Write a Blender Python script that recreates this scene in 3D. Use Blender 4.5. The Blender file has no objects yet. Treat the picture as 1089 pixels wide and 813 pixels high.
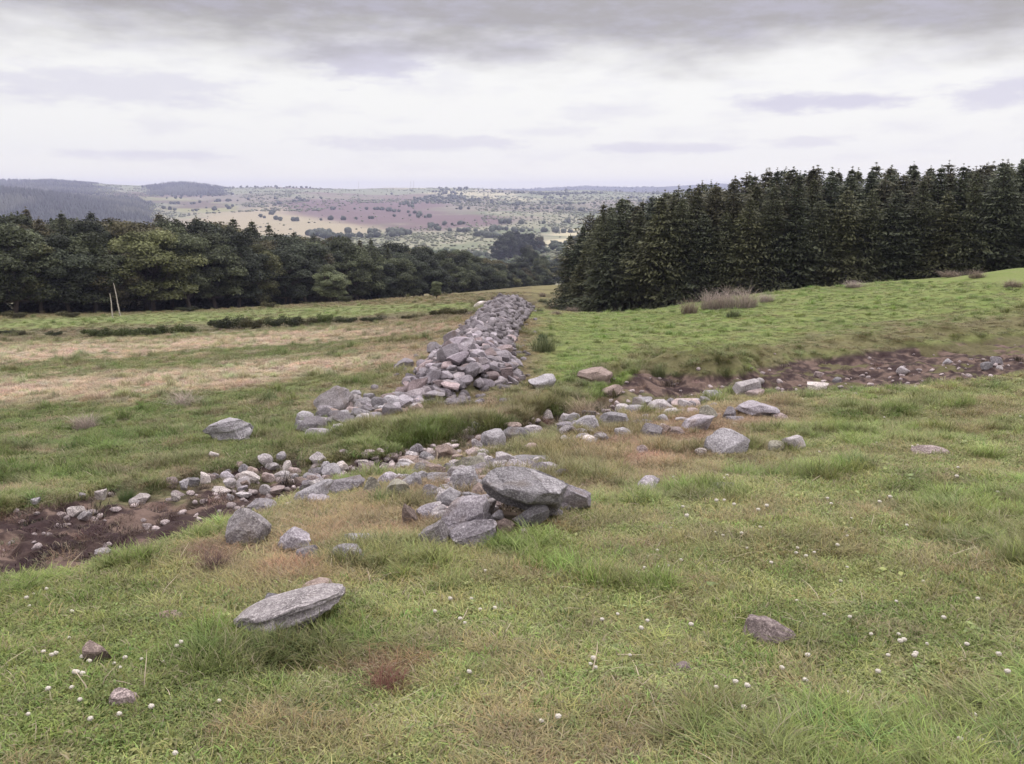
import bpy, math, random
import numpy as np
from mathutils import Vector, Matrix, Euler
R = math.radians
sc = bpy.context.scene
C = sc.collection
rng = np.random.default_rng(7)
random.seed(7)

# ------------------------------------------------------------------ camera
PITCH = R(13.2); F = 855.0; CX, CY = 544.5, 406.5; H = 1.65
cam = bpy.data.cameras.new('camera'); cam.sensor_width = 36; cam.lens = F/1089*36
cam.clip_start = 0.05; cam.clip_end = 20000
camo = bpy.data.objects.new('camera', cam); C.objects.link(camo)
camo.location = (0, 0, H); camo.rotation_euler = (R(90)-PITCH, 0, 0)
sc.camera = camo
sc.render.engine = 'CYCLES'
sc.cycles.use_denoising = True
sc.cycles.max_bounces = 5; sc.cycles.diffuse_bounces = 3; sc.cycles.transparent_max_bounces = 4
sc.cycles.volume_bounces = 0; sc.cycles.transmission_bounces = 2; sc.cycles.glossy_bounces = 2
sc.view_settings.view_transform = 'Standard'; sc.view_settings.look = 'None'
sc.view_settings.gamma = 1; sc.view_settings.exposure = 0.42

# ------------------------------------------------------------------ world + sun
SUN_EL, SUN_AZ = R(52), R(24)      # azimuth measured clockwise from the view direction (+Y)
w = bpy.data.worlds.new('World'); sc.world = w; w.use_nodes = True
nt = w.node_tree; nt.nodes.clear()
def N(nt, t, **k):
    n = nt.nodes.new(t)
    for a, b in k.items(): setattr(n, a, b)
    return n
def math_n(nt, op, a, b=None, c=None, clamp=False):
    n = nt.nodes.new('ShaderNodeMath'); n.operation = op; n.use_clamp = clamp
    for i, v in enumerate((a, b, c)):
        if v is None: continue
        if isinstance(v, (int, float)): n.inputs[i].default_value = v
        else: nt.links.new(v, n.inputs[i])
    return n.outputs[0]
def mixc(nt, f, a, b, mode='MIX'):
    n = nt.nodes.new('ShaderNodeMix'); n.data_type = 'RGBA'; n.blend_type = mode
    for i, v in ((0, f), (6, a), (7, b)):
        if isinstance(v, (int, float)): n.inputs[i].default_value = v
        elif isinstance(v, tuple): n.inputs[i].default_value = v
        else: nt.links.new(v, n.inputs[i])
    return n.outputs[2]
def ramp(nt, v, a, b, smooth=True):
    n = nt.nodes.new('ShaderNodeMapRange'); n.clamp = True
    if smooth: n.interpolation_type = 'SMOOTHSTEP'
    nt.links.new(v, n.inputs[0]); n.inputs[1].default_value = a; n.inputs[2].default_value = b
    return n.outputs[0]
tc = N(nt, 'ShaderNodeTexCoord'); sep = N(nt, 'ShaderNodeSeparateXYZ')
nt.links.new(tc.outputs['Generated'], sep.inputs[0])
dx, dy, dz = sep.outputs
az = math_n(nt, 'ARCTAN2', dx, dy); el = math_n(nt, 'ARCSINE', dz)
comb = N(nt, 'ShaderNodeCombineXYZ')
nt.links.new(math_n(nt, 'MULTIPLY', az, 4.4), comb.inputs[0]); nt.links.new(math_n(nt, 'MULTIPLY', el, 15.0), comb.inputs[1])
def noise(nt, vec, scale, detail=5, rough=.55, off=None):
    n = nt.nodes.new('ShaderNodeTexNoise'); n.inputs['Scale'].default_value = scale
    n.inputs['Detail'].default_value = detail; n.inputs['Roughness'].default_value = rough
    if off is not None:
        m = nt.nodes.new('ShaderNodeVectorMath'); m.operation = 'ADD'; nt.links.new(vec, m.inputs[0]); m.inputs[1].default_value = off; vec = m.outputs[0]
    nt.links.new(vec, n.inputs['Vector']); return n.outputs[0]
n1 = noise(nt, comb.outputs[0], 1.6, 6, .55); n2 = noise(nt, comb.outputs[0], 4.5, 6, .6, (3, 7, 1)); n3 = noise(nt, comb.outputs[0], 2.2, 5, .55, (11, 2, 5))
sky = N(nt, 'ShaderNodeTexSky', sky_type='NISHITA'); sky.sun_disc = False
sky.sun_elevation = SUN_EL; sky.sun_rotation = SUN_AZ; sky.air_density = 1; sky.dust_density = 2
WHITE = (7.4, 7.3, 7.05, 1); LAV = (5.2, 5.0, 5.9, 1); DARK = (3.1, 2.9, 2.85, 1); TOP = (15.2, 14.3, 14.8, 1)
# streaks of thin lavender cloud
c = mixc(nt, math_n(nt, 'MULTIPLY', ramp(nt, n3, .48, .72), .3), WHITE, LAV)
def blob(azp, elp, ra, re, amt):
    global c
    a = math_n(nt, 'DIVIDE', math_n(nt, 'SUBTRACT', az, azp), ra)
    e = math_n(nt, 'DIVIDE', math_n(nt, 'SUBTRACT', el, elp), re)
    d = math_n(nt, 'ADD', math_n(nt, 'MULTIPLY', a, a), math_n(nt, 'MULTIPLY', e, e))
    d = math_n(nt, 'ADD', math_n(nt, 'SQRT', d), math_n(nt, 'MULTIPLY', math_n(nt, 'SUBTRACT', n2, .5), 2.2))
    m = math_n(nt, 'MULTIPLY', ramp(nt, d, 1.2, .35), amt)
    c = mixc(nt, m, c, LAV)
def px2dir(px, py):
    u = (px-CX)/F; v = (CY-py)/F
    d = Vector((u, math.cos(PITCH)+math.sin(PITCH)*v, -math.sin(PITCH)+math.cos(PITCH)*v)).normalized()
    return math.atan2(d.x, d.y), math.asin(d.z)
for (px, py, rx, ry, am) in ((865, 108, 95, 10, .95), (100, 92, 150, 18, .55), (395, 62, 75, 22, .9), (540, 52, 60, 16, .5), (1065, 100, 60, 16, .8),
                             (700, 158, 80, 6, .6), (465, 152, 120, 9, .55), (160, 165, 90, 6, .5), (640, 118, 60, 9, .35), (860, 150, 45, 7, .5), (575, 140, 60, 8, .35)):
    a_, e_ = px2dir(px, py); blob(a_, e_, rx/F, ry/F, am)
# heavy cloud base across the top of the view
lo = math_n(nt, 'ADD', el, math_n(nt, 'MULTIPLY', math_n(nt, 'SUBTRACT', n1, .5), .10))
lo = math_n(nt, 'ADD', lo, math_n(nt, 'MULTIPLY', az, .010))
band = ramp(nt, lo, .122, .194)
c = mixc(nt, band, c, mixc(nt, ramp(nt, n2, .35, .7), DARK, (3.6, 3.4, 3.85, 1)))
c = mixc(nt, math_n(nt,'MULTIPLY',ramp(nt, el, .05, .0),.7), c, (9.8,9.3,7.4,1))
c = mixc(nt, ramp(nt, el, .24, .50), c, TOP)
c = mixc(nt, ramp(nt, el, -.02, -.10), c, (1.5, 1.4, 1.2, 1))
c = mixc(nt, .93, sky.outputs[0], c)
bg = N(nt, 'ShaderNodeBackground'); bg.inputs[1].default_value = 0.1
nt.links.new(c, bg.inputs[0]); wo = N(nt, 'ShaderNodeOutputWorld'); nt.links.new(bg.outputs[0], wo.inputs[0])
sun = bpy.data.lights.new('sun', 'SUN'); sun.energy = 1.5; sun.angle = R(12); sun.color = (1, .965, .92)
so = bpy.data.objects.new('sun', sun); C.objects.link(so)
sd = Vector((math.sin(SUN_AZ)*math.cos(SUN_EL), math.cos(SUN_AZ)*math.cos(SUN_EL), math.sin(SUN_EL)))
so.rotation_euler = (-sd).to_track_quat('-Z', 'Y').to_euler(); so.location = (0, 0, 60)

# ------------------------------------------------------------------ helpers
def tag(o, label=None, cat=None, group=None, kind=None):
    for k, v in (('label', label), ('category', cat), ('group', group), ('kind', kind)):
        if v: o[k] = v
    return o
def mesh_np(name, V, Fq, mat=None, smooth=False, attrs=None):
    me = bpy.data.meshes.new(name); V = np.asarray(V, np.float32); Fq = np.asarray(Fq, np.int32)
    n, k = Fq.shape
    me.vertices.add(len(V)); me.vertices.foreach_set('co', V.ravel())
    me.loops.add(n*k); me.loops.foreach_set('vertex_index', Fq.ravel())
    me.polygons.add(n); me.polygons.foreach_set('loop_start', np.arange(0, n*k, k, dtype=np.int32))
    me.update(calc_edges=True)
    if smooth: me.polygons.foreach_set('use_smooth', np.ones(n, bool))
    for an, dat in (attrs or {}).items():
        a = me.color_attributes.new(an, 'FLOAT_COLOR', 'POINT')
        a.data.foreach_set('color', np.concatenate([dat, np.ones((len(dat), 1))], 1).astype(np.float32).ravel())
    if mat: me.materials.append(mat)
    return me
def obj(name, me, parent=None, loc=(0, 0, 0), rot=(0, 0, 0), scale=(1, 1, 1)):
    o = bpy.data.objects.new(name, me); C.objects.link(o)
    if parent: o.parent = parent
    o.location = loc; o.rotation_euler = rot; o.scale = scale
    return o
def hash2(ix, iy, s=0):
    h = (ix.astype(np.int64)*374761393 + iy.astype(np.int64)*668265263 + s*1274126177) & 0xffffffff
    h = ((h ^ (h >> 13))*1274126177) & 0xffffffff
    return ((h ^ (h >> 16)) & 0xffffff)/float(0xffffff)
def vnoise(x, y, s=0):
    ix = np.floor(x); iy = np.floor(y); fx = x-ix; fy = y-iy
    fx = fx*fx*(3-2*fx); fy = fy*fy*(3-2*fy)
    a = hash2(ix, iy, s); b = hash2(ix+1, iy, s); c_ = hash2(ix, iy+1, s); d = hash2(ix+1, iy+1, s)
    return (a*(1-fx)+b*fx)*(1-fy)+(c_*(1-fx)+d*fx)*fy
def fbm(x, y, s=0, o=4, g=.5):
    t = 0; am = 1; tot = 0; x = np.asarray(x, float); y = np.asarray(y, float)
    for i in range(o):
        t = t+am*vnoise(x*2**i+i*17.3, y*2**i-i*9.1, s+i); tot += am; am *= g
    return t/tot
def sstep(v, a, b):
    t = np.clip((v-a)/(b-a), 0, 1); return t*t*(3-2*t)
def lin(c_):
    c_ = np.asarray(c_, float)/255
    return np.where(c_ <= .04045, c_/12.92, ((c_+.055)/1.055)**2.4)

# ------------------------------------------------------------------ terrain
cp, sp_ = math.cos(PITCH), math.sin(PITCH)
def sl(py):                       # z/Y of an image row
    v = (CY-py)/F; return (-sp_+cp*v)/(cp+sp_*v)
def kx(px, py):
    v = (CY-py)/F; return (px-CX)/F/(cp+sp_*v)
def proj(X, Y, Z):                # world -> photo pixel of the standing point
    Yc = np.maximum(Y, .3); dz_ = Z-H
    dep = cp*Yc-sp_*dz_; dep = np.maximum(dep, .1)
    up = sp_*Yc+cp*dz_
    return CX+F*X/dep, CY-F*up/dep
P = [ # px, py, Y
 (0,813,2.6),(270,813,2.6),(545,813,2.6),(820,813,2.6),(1089,813,2.6),
 (0,700,3.75),(270,700,3.7),(545,700,3.6),(820,700,3.6),(1089,700,3.5),
 (0,610,5.5),(270,600,5.4),(545,600,5.2),(820,600,5.0),(1089,600,4.9),
 (0,540,8.0),(150,550,7.2),(270,545,7.2),(545,550,6.7),(820,550,6.3),(1089,550,6.2),
 (0,500,10.5),(200,500,10.2),(400,500,9.4),(560,500,9.0),(750,500,8.6),(920,500,8.3),(1089,500,8.1),
 (0,450,16),(200,450,15),(400,450,13.5),(560,450,13),(700,450,12.5),(850,450,11.8),(1089,450,11.3),
 (100,420,21),(300,420,19),(470,420,17.2),(600,420,16.6),(720,420,16.2),(860,420,15),(1089,420,14.2),
 (0,395,30),(250,390,28),(450,390,23),(600,390,22),(720,390,21.5),(860,390,20.5),(1089,390,18.5),
 (0,370,46),(250,368,41),(430,365,32),(560,368,28),(700,368,27),(860,365,26.5),(1089,365,23),
 (0,352,66),(250,347,64),(430,344,48),(540,345,36),(640,348,37),(760,345,34),(900,340,33),(1089,335,30),
 (540,329,45),(600,333,52),(700,332,48),(840,320,43),(960,311,42),(1089,300,39),
 (640,334,62),(740,323,54),(840,309,51),(950,299,49),(1089,285,47),
 (0,337,84),(150,333,95),(300,325,125),(450,319,150),(500,316,175),(570,310,235),
 (520,322,75),(590,318,95),
]
Z = [ # k, Y, z
 (-.63,1.2,-1.78),(0,1.2,-1.78),(.63,1.2,-1.76),
 (.06,140,-15.5),(.12,80,-12),(.2,75,-11),(.35,72,-10),(.5,70,-9),(.65,66,-8),(.3,110,-15),(.6,110,-14),(.95,60,-5),
 (-.63,120,-18),(-.3,170,-25),(.3,200,-30),(.7,200,-30),(-.7,200,-32),(0.03,300,-33),
 (-.8,80,-13),(-.95,20,-5),(.95,20,-4),(-1,5,-2.7),(1,5,-2.3),(-1,400,-45),(1,400,-45)]
for k_ in (-.7,-.4,-.15,.05,.2,.5,.9):
    Z += [(k_,420,-46),(k_,650,-58),(k_,950,-62),(k_,1300,-57),(k_,1800,-42),(k_,2400,-22),(k_,3000,-4)]
for px, pt in ((-100,195),(0,194.5),(110,196),(200,198),(300,199.5),(420,200),(500,201),(620,203),(760,203),(1089,203)):
    k_ = (px-CX)/F; Z += [(k_,3700,sl(pt)*3700),(k_,4400,sl(pt)*4400-60)]
    top = {500:200.5,620:198,760:195,1089:195,420:203}.get(px,206)
    Z += [(k_,6200,sl(top)*6200),(k_,7600,-40)]
A = [(kx(a,b)*2.5, math.log(Y), sl(b)) for a,b,Y in P]+[(k_*2.5, math.log(Y), z/Y) for k_,Y,z in Z]
A = np.array(A); n = len(A)
def phi(r2): return .5*r2*np.log(r2+1e-9)
D2 = ((A[:,None,:2]-A[None,:,:2])**2).sum(-1)
M = np.zeros((n+3,n+3)); M[:n,:n] = phi(D2)+np.eye(n)*2e-3
M[:n,n] = 1; M[:n,n+1:] = A[:,:2]; M[n:,:n] = M[:n,n:].T
# fit slope*something smooth: work on s directly
NA = n; W_ = np.linalg.solve(M, np.concatenate([A[:,2],[0,0,0]]))
def S(k_, ly):
    a = np.clip(k_,-1.05,1.05).ravel()*2.5; b = ly.ravel(); out = np.empty(len(a))
    for i in range(0,len(a),40000):
        aa = a[i:i+40000,None]; bb = b[i:i+40000,None]
        r2 = (aa-A[None,:,0])**2+(bb-A[None,:,1])**2
        out[i:i+40000] = phi(r2)@W_[:NA]+W_[NA]+W_[NA+1]*aa[:,0]+W_[NA+2]*bb[:,0]
    return out.reshape(k_.shape)
TU = np.array([(-400,560),(0,541),(100,526),(200,506),(280,494),(330,489),(420,480),(480,467),(560,450),(620,434),(655,412),(685,390),(720,400),(780,397),(850,382),(950,371),(1089,356),(1500,320)],float)
TL = np.array([(-400,665),(0,622),(100,601),(200,574),(260,548),(340,524),(430,505),(480,492),(560,471),(620,456),(670,441),(730,426),(780,414),(850,418),(950,414),(1089,396),(1500,350)],float)
def band_m(px, py, U, L, soft):
    u = np.interp(px,U[:,0],U[:,1]); l = np.interp(px,L[:,0],L[:,1])
    return sstep(py,u-soft,u+soft)*(1-sstep(py,l-soft,l+soft))
def mudmask(px, py, X, Y):
    n_ = fbm(X*1.6,Y*1.6,5,4)-.5
    qy = py+n_*18*np.clip(9/np.maximum(Y,3),.3,1.2)
    m = band_m(px,qy,TU,TL,4)
    m = m*(.6+.4*sstep(fbm(X*.9,Y*.9,9,3)+.12*sstep(px,300,0)+.25*sstep(px,760,840),.28,.40))
    n2_ = fbm(X*2.3,Y*2.3,15,3)
    m = m*np.where((px>360)&(px<650), .6+.4*sstep(n2_,.42,.56), 1)
    return m*sstep(Y,60,50)*(Y>1.5)
# the tumbled wall: left and right edge of its foot
WY = np.array([15.2,17.2,20,24,29,35,40,45]); WLp = np.array([436,430,447,463,486,502,511,519.]); WRp = np.array([530,548,548,543,545,552,559,565.])
WLx = (WLp-CX)/F*WY; WRx = (WRp-CX)/F*WY
def wall_t(X, Y):
    c_ = np.interp(Y,WY,(WLx+WRx)/2); h = np.interp(Y,WY,(WRx-WLx)/2); return (X-c_)/h
def wall_h(X, Y):
    t = wall_t(X,Y); e = sstep(Y-1.5*(np.clip(t,-1,1)+1),14.4,16.6)*(1-sstep(Y,43.5,46))
    top = np.interp(Y,[15,18,24,35,45],[.45,.62,.74,.70,.60])
    return top*e*np.clip(1-t*t,0,1)**.75
def a_n(X,Y): return (fbm(X*.8,Y*.8,42,2)-.5)*3
def Tz(X, Y, micro=True):
    X = np.asarray(X,float); Y = np.asarray(Y,float)
    Yc = np.maximum(Y,1.6); k_ = X/Yc
    z = H+S(k_,np.log(Yc))*Yc
    z = z+np.minimum(.15*np.maximum(1.6-Y,0),4)
    ly = np.log(Yc)
    z = z+46*np.exp(-((k_+.66)/.17)**2-((ly-math.log(1750))/.2)**2)      # wooded spur far left
    z = z+16*np.exp(-((k_-.10)/.06)**2-((ly-math.log(800))/.14)**2)      # pale knoll in the valley
    far = sstep(Yc,250,700)
    z = z+far*(fbm(X/260,Y/260,31,4)-.5)*14*(1-sstep(Yc,3000,3500)*.7)
    if micro:
        d = sstep(Yc,120,60)
        amp = .04+.05*sstep(Yc,4,12)
        z = z+d*((fbm(X*1.3,Y*1.3,3,3)-.5)*2*amp*(.35+.65*sstep(Yc,38,18))+(fbm(X*.35,Y*.35,4,2)-.5)*.16*sstep(Yc,3,9))
        px, py = proj(X,Y,z)
        m = mudmask(px,py,X,Y)
        uu = np.interp(px,TU[:,0],TU[:,1]); vv = (py-uu)/(np.interp(px,TL[:,0],TL[:,1])-uu)
        z = z+m*(fbm(vv*7+a_n(X,Y),px/45,43,3)-.5)*.16*(Yc<40)
        z = z-m*(.10+.12*sstep(Yc,9,16))+m*(fbm(X*4,Y*4,41,4)-.5)*.20*sstep(Yc,45,20)
        # bank above the track between the wall foot and the right field
        bk = np.exp(-((px-655)/48)**2-((py-408)/13)**2)*.34+np.exp(-((px-590)/36)**2-((py-436)/12)**2)*.22+np.exp(-((px-480)/110)**2-((py-462-(480-px)*.1)/11)**2)*.16
        bk += np.exp(-((px-750)/60)**2-((py-388)/10)**2)*.22
        bk += np.exp(-((py-np.interp(px,TU[:,0],TU[:,1])+9)/6)**2)*.2*sstep(px,690,740)*(Yc>12)*(.5+fbm(X*.7,Y*.7,48,2))
        z = z+bk*1.35*(.6+.8*fbm(X*2,Y*2,44,2))*(Yc<30)
        # hollow below the leaning slab and ridge of rubble
        z = z-.10*np.exp(-((px-310)/60)**2-((py-712)/22)**2)*(Yc<6)
        z = z+.05*np.exp(-((px-330)/60)**2-((py-660)/14)**2)*(Yc<6)
        z = z+.12*np.exp(-((px-530)/95)**2-((py-545)/25)**2)*(Yc<9)
        z = z+wall_h(X,Y)*.86
    return z
def ground_hit(px, py, ymin=1.8, ymax=260):
    k_ = kx(px,py); s = sl(py)
    Ys = np.exp(np.linspace(math.log(ymin),math.log(ymax),900))
    zz = Tz(k_*Ys,Ys); ray = H+s*Ys
    i = np.argmax(zz>ray) if (zz>ray).any() else len(Ys)-1
    if i>0:
        a0 = ray[i-1]-zz[i-1]; a1 = ray[i]-zz[i]; t = a0/(a0-a1+1e-12); Y = Ys[i-1]+(Ys[i]-Ys[i-1])*min(max(t,0),1)
    else: Y = Ys[0]
    return k_*Y, Y, float(Tz(np.array([k_*Y]),np.array([Y]))[0])

# ------------------------------------------------------------------ ground colour (turf, dry grass, heather, mud, with some light and shade painted in)
ALB = 0.64
def paint(X, Y, Zt):
    px, py = proj(X,Y,Zt)
    Yc = np.maximum(Y,1.5)
    near = Yc<260
    a1 = fbm(X*.55,Y*.55,51,4)-.5; a2 = fbm(X*2.1,Y*2.1,52,4)-.5; a3 = fbm(X*7,Y*7,53,3)-.5; a4 = fbm(X*.12,Y*.12,54,3)-.5
    nx = px+a1*60+a2*20; ny = py+a1*14+a2*10
    def mix(c_, col, m): return c_*(1-m[...,None])+lin(col)*m[...,None]
    def ell(cx,cy,rx,ry,rot=0,soft=.5):
        c0,s0 = math.cos(R(rot)),math.sin(R(rot)); u = (nx-cx)*c0+(ny-cy)*s0; v = -(nx-cx)*s0+(ny-cy)*c0
        return 1-sstep(np.sqrt((u/rx)**2+(v/ry)**2),1-soft,1+soft)
    c_ = np.zeros(X.shape+(3,))+lin((142,150,94))
    c_ = mix(c_,(108,122,64),sstep(a1+a2*.8,.02,.16)*.75)
    c_ = mix(c_,(148,138,108),sstep(a2+a3*.5-a1*.6,.08,.2)*.6)
    c_ = mix(c_,(120,104,88),sstep(-a2-a1*.5+a3*.3,.13,.24)*.45)
    # dry brown grass around the rubble, painted shade in its hollow
    c_ = mix(c_,(142,124,104),ell(590,500,235,44,-12)*.65)
    c_ = mix(c_,(142,122,102),ell(350,590,170,45,-8)*.5)
    c_ = mix(c_,(150,128,108),ell(720,462,130,24,-8)*.65)
    c_ = mix(c_,(170,138,120),ell(652,484,52,15,0)*.5)
    c_ = mix(c_,(160,128,108),ell(305,612,26,7,0)*.6)
    c_ = mix(c_,(120,84,74),ell(415,714,44,14,0)*.75)
    c_ = mix(c_,(112,82,78),ell(225,598,22,16,0)*.6)
    c_ = mix(c_,(112,100,80),ell(320,712,90,26,0)*.6)
    c_ = mix(c_,(112,102,82),ell(620,800,150,22,0)*.4)
    c_ = mix(c_,(128,112,92),ell(330,790,100,26,0)*.4)
    c_ = mix(c_,(112,96,82),ell(505,530,72,28,-6)*.7)
    c_ = mix(c_,(66,54,48),ell(548,546,30,9,0)*.9)  # dark soil, painted to stand for the shade under the capstone
    # left pasture beyond the track
    lf = band_m(px,py,np.array([(-400,345),(0,345),(500,330),(560,330),(561,900),(1500,900)],float),TU,3)
    g = np.zeros_like(c_)+lin((128,134,86)); g = mix(g,(106,118,68),sstep(a1+a4,-.02,.14)*.7); g = mix(g,(146,134,114),sstep(a2-a1*.5,.06,.18)*.6)
    pk1 = band_m(nx,ny,np.array([(-400,378),(0,368),(200,360),(480,343),(600,340)],float),np.array([(-400,392),(0,386),(200,375),(480,352),(600,345)],float),7)
    pk2 = band_m(nx,ny,np.array([(-400,420),(0,404),(150,397),(300,386),(480,366),(600,355)],float),np.array([(-400,452),(0,434),(120,422),(300,402),(440,392),(600,375)],float),8)
    g = mix(g,(196,182,162),np.clip(pk1*.95+pk2*.9,0,.95))
    g = mix(g,(150,136,112),sstep(nx,330,470)*sstep(py,430,400)*.6)
    g = mix(g,(140,124,106),sstep(nx,250,420)*sstep(py,415,430)*.4)
    c_ = c_*(1-lf[...,None])+g*lf[...,None]
    # wall foot, green ditch
    c_ = mix(c_,(104,116,62),ell(500,462,130,14,-8)*.75*sstep(py,440,452))
    c_ = mix(c_,(136,116,98),ell(480,440,120,11,0)*.6)
    c_ = mix(c_,(122,100,86),ell(612,432,58,10,-14)*.8)
    # right pasture
    rf = band_m(px,py,np.array([(-400,900),(540,900),(552,340),(640,330),(1500,240)],float),TU,2)*(1-sstep(Yc,60,70))*(px>540)
    g = np.zeros_like(c_)+lin((134,146,86)); g = mix(g,(120,140,72),sstep(a1+a4+.1*sstep(px,800,600),.0,.12)*.7); g = mix(g,(144,142,100),sstep(a2+a4*.6,.05,.18)*.5)
    g = mix(g,(122,112,86),band_m(nx,ny,TU-np.array([0,26.]),TU,9)*.75)
    g = mix(g,(134,118,96),sstep(px,600,556)*.8)
    c_ = c_*(1-rf[...,None])+g*rf[...,None]
    # strip of green between the hedge line and the wood
    st = band_m(nx,py,np.array([(-400,336),(600,250)],float),np.array([(-400,362),(0,358),(250,347),(450,336),(560,326),(700,322)],float),2)*(Yc>36)*(px<565)
    g = np.zeros_like(c_)+lin((136,146,94)); g = mix(g,(128,116,88),sstep(py,np.interp(px,[0,300,500],[343,331,323]),np.interp(px,[0,300,500],[338,326,320]))*.8)
    g = mix(g,(118,108,84),sstep(a4+a1*.6,.02,.1)*.5)
    c_ = c_*(1-st[...,None])+g*st[...,None]
    c_ = mix(c_,(118,106,90),band_m(nx,py,np.array([(-400,355),(0,352),(250,343),(450,333),(700,321)],float),np.array([(-400,368),(0,364),(250,352),(450,341),(700,326)],float),3)*(Yc>30)*(px<545)*.7)
    c_ = mix(c_,(136,126,90),(px>545)*(px<640)*sstep(Yc,48,56)*.8); c_ = mix(c_,(98,92,66),(px>500)*(px<640)*sstep(Yc,48,56)*sstep(fbm(X*.5,Y*.2,83,3),.45,.6)*.7)
    # under the woods: needle litter
    c_ = mix(c_,(70,58,50),((px>616)&(Yc>58))*.9*(Yc<300)*1.0)
    # dark earth wall core, also standing for shaded gaps, and mud
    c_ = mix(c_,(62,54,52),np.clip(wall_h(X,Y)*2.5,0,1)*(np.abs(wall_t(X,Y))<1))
    m = mudmask(px,py,X,Y)
    mud = np.zeros_like(c_)+lin((84,70,66)); mud = mix(mud,(70,56,56),sstep(a3+a2,.0,.16)); mud = mix(mud,(134,114,104),sstep(-a3-a2,.06,.2)*.8); mud = mix(mud,(116,112,78),sstep(a1+a2,.10,.2)*.8*(px>800))
    c_ = c_*(1-m[...,None])+mud*m[...,None]
    # ---- far country: pale grass and heather, lightened to imitate sunlit hills
    f1 = fbm(X/160,Y/160,61,4)-.5; f2 = fbm(X/40,Y/40,62,3)-.5; f3 = fbm(X/520,Y/520,64,4)-.5
    q = np.zeros_like(c_)+lin((160,160,132)); q = mix(q,(134,142,112),sstep(f1,.0,.10)); q = mix(q,(176,170,148),sstep(f2,.02,.14)*.7); q = mix(q,(140,126,120),sstep(f3-f1*.5,.04,.14)*.6)
    nx = px+f3*190+f1*60+f2*16; ny = py+f3*34+f1*12+f2*5
    q = mix(q,(150,158,128),sstep(ny,214,206)*.7)
    q = mix(q,(188,176,148),ell(300,238,120,12,-3,.25)*.9)
    q = mix(q,(168,168,118),ell(215,222,50,6,3,.3)*.9)
    q = mix(q,(126,110,100),ell(205,214,62,6,0,.3)*.95)
    q = mix(q,(130,110,110),ell(430,228,95,13,0,.22))
    q = mix(q,(140,116,112),ell(400,208,75,5,2,.4)*.8)
    q = mix(q,(214,206,172),ell(500,207,70,2.2,3,.3)*.9)
    q = mix(q,(214,204,170),ell(610,256,36,8,-5,.2)*.95)
    q = mix(q,(90,96,84),np.exp(-((px-60)/110)**2-((py-214)/16)**2)*(Yc>900)*(Yc<2600)*.8)
    q = mix(q,(84,92,88),(ell(200,202,42,6,0,.2)+ell(50,200,70,5,0,.2)).clip(0,1)*(Yc>2200))
    q = mix(q,(84,88,84),sstep(Yc,4300,5200)*.95)
    fm = sstep(Yc,260,330)[...,None]
    return np.clip(c_*(1-fm)+q*fm,0,1)*ALB
# sheet: polar grid fine inside the view
th = np.concatenate([np.linspace(-180,-44,46)[:-1],np.linspace(-44,44,940),np.linspace(44,180,46)[1:-1]])*math.pi/180
rr = np.concatenate([[.25],np.exp(np.linspace(math.log(.8),math.log(2.2),26)),np.exp(np.linspace(math.log(2.2),math.log(60),820))[1:],np.exp(np.linspace(math.log(60),math.log(7400),330))[1:]])
TH, RR = np.meshgrid(th,rr)
GX = np.sin(TH)*RR; GY = np.cos(TH)*RR
GZ = Tz(GX,GY)
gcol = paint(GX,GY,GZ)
nr, ntq = RR.shape
V = np.stack([GX,GY,GZ],-1).reshape(-1,3)
i = np.arange(nr-1)[:,None]*ntq; j = np.arange(ntq)[None,:]; j2 = (j+1)%ntq
Fq = np.stack([i+j,i+j2,i+ntq+j2,i+ntq+j],-1).reshape(-1,4)[:, ::-1]
def new_mat(name):
    m = bpy.data.materials.new(name); m.use_nodes = True; t = m.node_tree; t.nodes.clear(); return m, t
def attr(t, name, typ='GEOMETRY'):
    a = t.nodes.new('ShaderNodeAttribute'); a.attribute_name = name; a.attribute_type = typ; return a.outputs['Color']
def finish(t, col, rough=.9, bump=None, dist=.02, strength=.6, spec=.2, trans=0):
    b = t.nodes.new('ShaderNodeBsdfPrincipled'); b.inputs['Roughness'].default_value = rough; b.inputs['Specular IOR Level'].default_value = spec
    if isinstance(col, tuple): b.inputs[0].default_value = col
    else: t.links.new(col, b.inputs[0])
    if bump is not None:
        bp = t.nodes.new('ShaderNodeBump'); bp.inputs['Distance'].default_value = dist; bp.inputs['Strength'].default_value = strength
        t.links.new(bump, bp.inputs['Height']); t.links.new(bp.outputs[0], b.inputs['Normal'])
    out = t.nodes.new('ShaderNodeOutputMaterial'); s_ = b.outputs[0]
    if trans:
        tr = t.nodes.new('ShaderNodeBsdfTranslucent'); mx = t.nodes.new('ShaderNodeMixShader'); mx.inputs[0].default_value = trans
        if isinstance(col, tuple): tr.inputs[0].default_value = col
        else: t.links.new(col, tr.inputs[0])
        t.links.new(s_, mx.inputs[1]); t.links.new(tr.outputs[0], mx.inputs[2]); s_ = mx.outputs[0]
    t.links.new(s_, out.inputs[0])
gm, t = new_mat('turf_and_earth')
g = t.nodes.new('ShaderNodeNewGeometry').outputs['Position']
k1 = noise(t,g,9,6,.7); k2 = noise(t,g,45,4,.6)
v = math_n(t,'MULTIPLY_ADD',math_n(t,'ADD',k1,math_n(t,'MULTIPLY',k2,.7)),1.3,-.12)
vc = t.nodes.new('ShaderNodeCombineXYZ'); [t.links.new(v,vc.inputs[q]) for q in range(3)]
finish(t,mixc(t,1.0,attr(t,'col'),vc.outputs[0],'MULTIPLY'),.95,math_n(t,'ADD',k1,math_n(t,'MULTIPLY',k2,.35)),.03,.6,.1)
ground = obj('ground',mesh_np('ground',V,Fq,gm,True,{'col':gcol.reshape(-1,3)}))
tag(ground,'rolling pasture hillside falling to a valley and moorland hills','ground',kind='structure')

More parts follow.
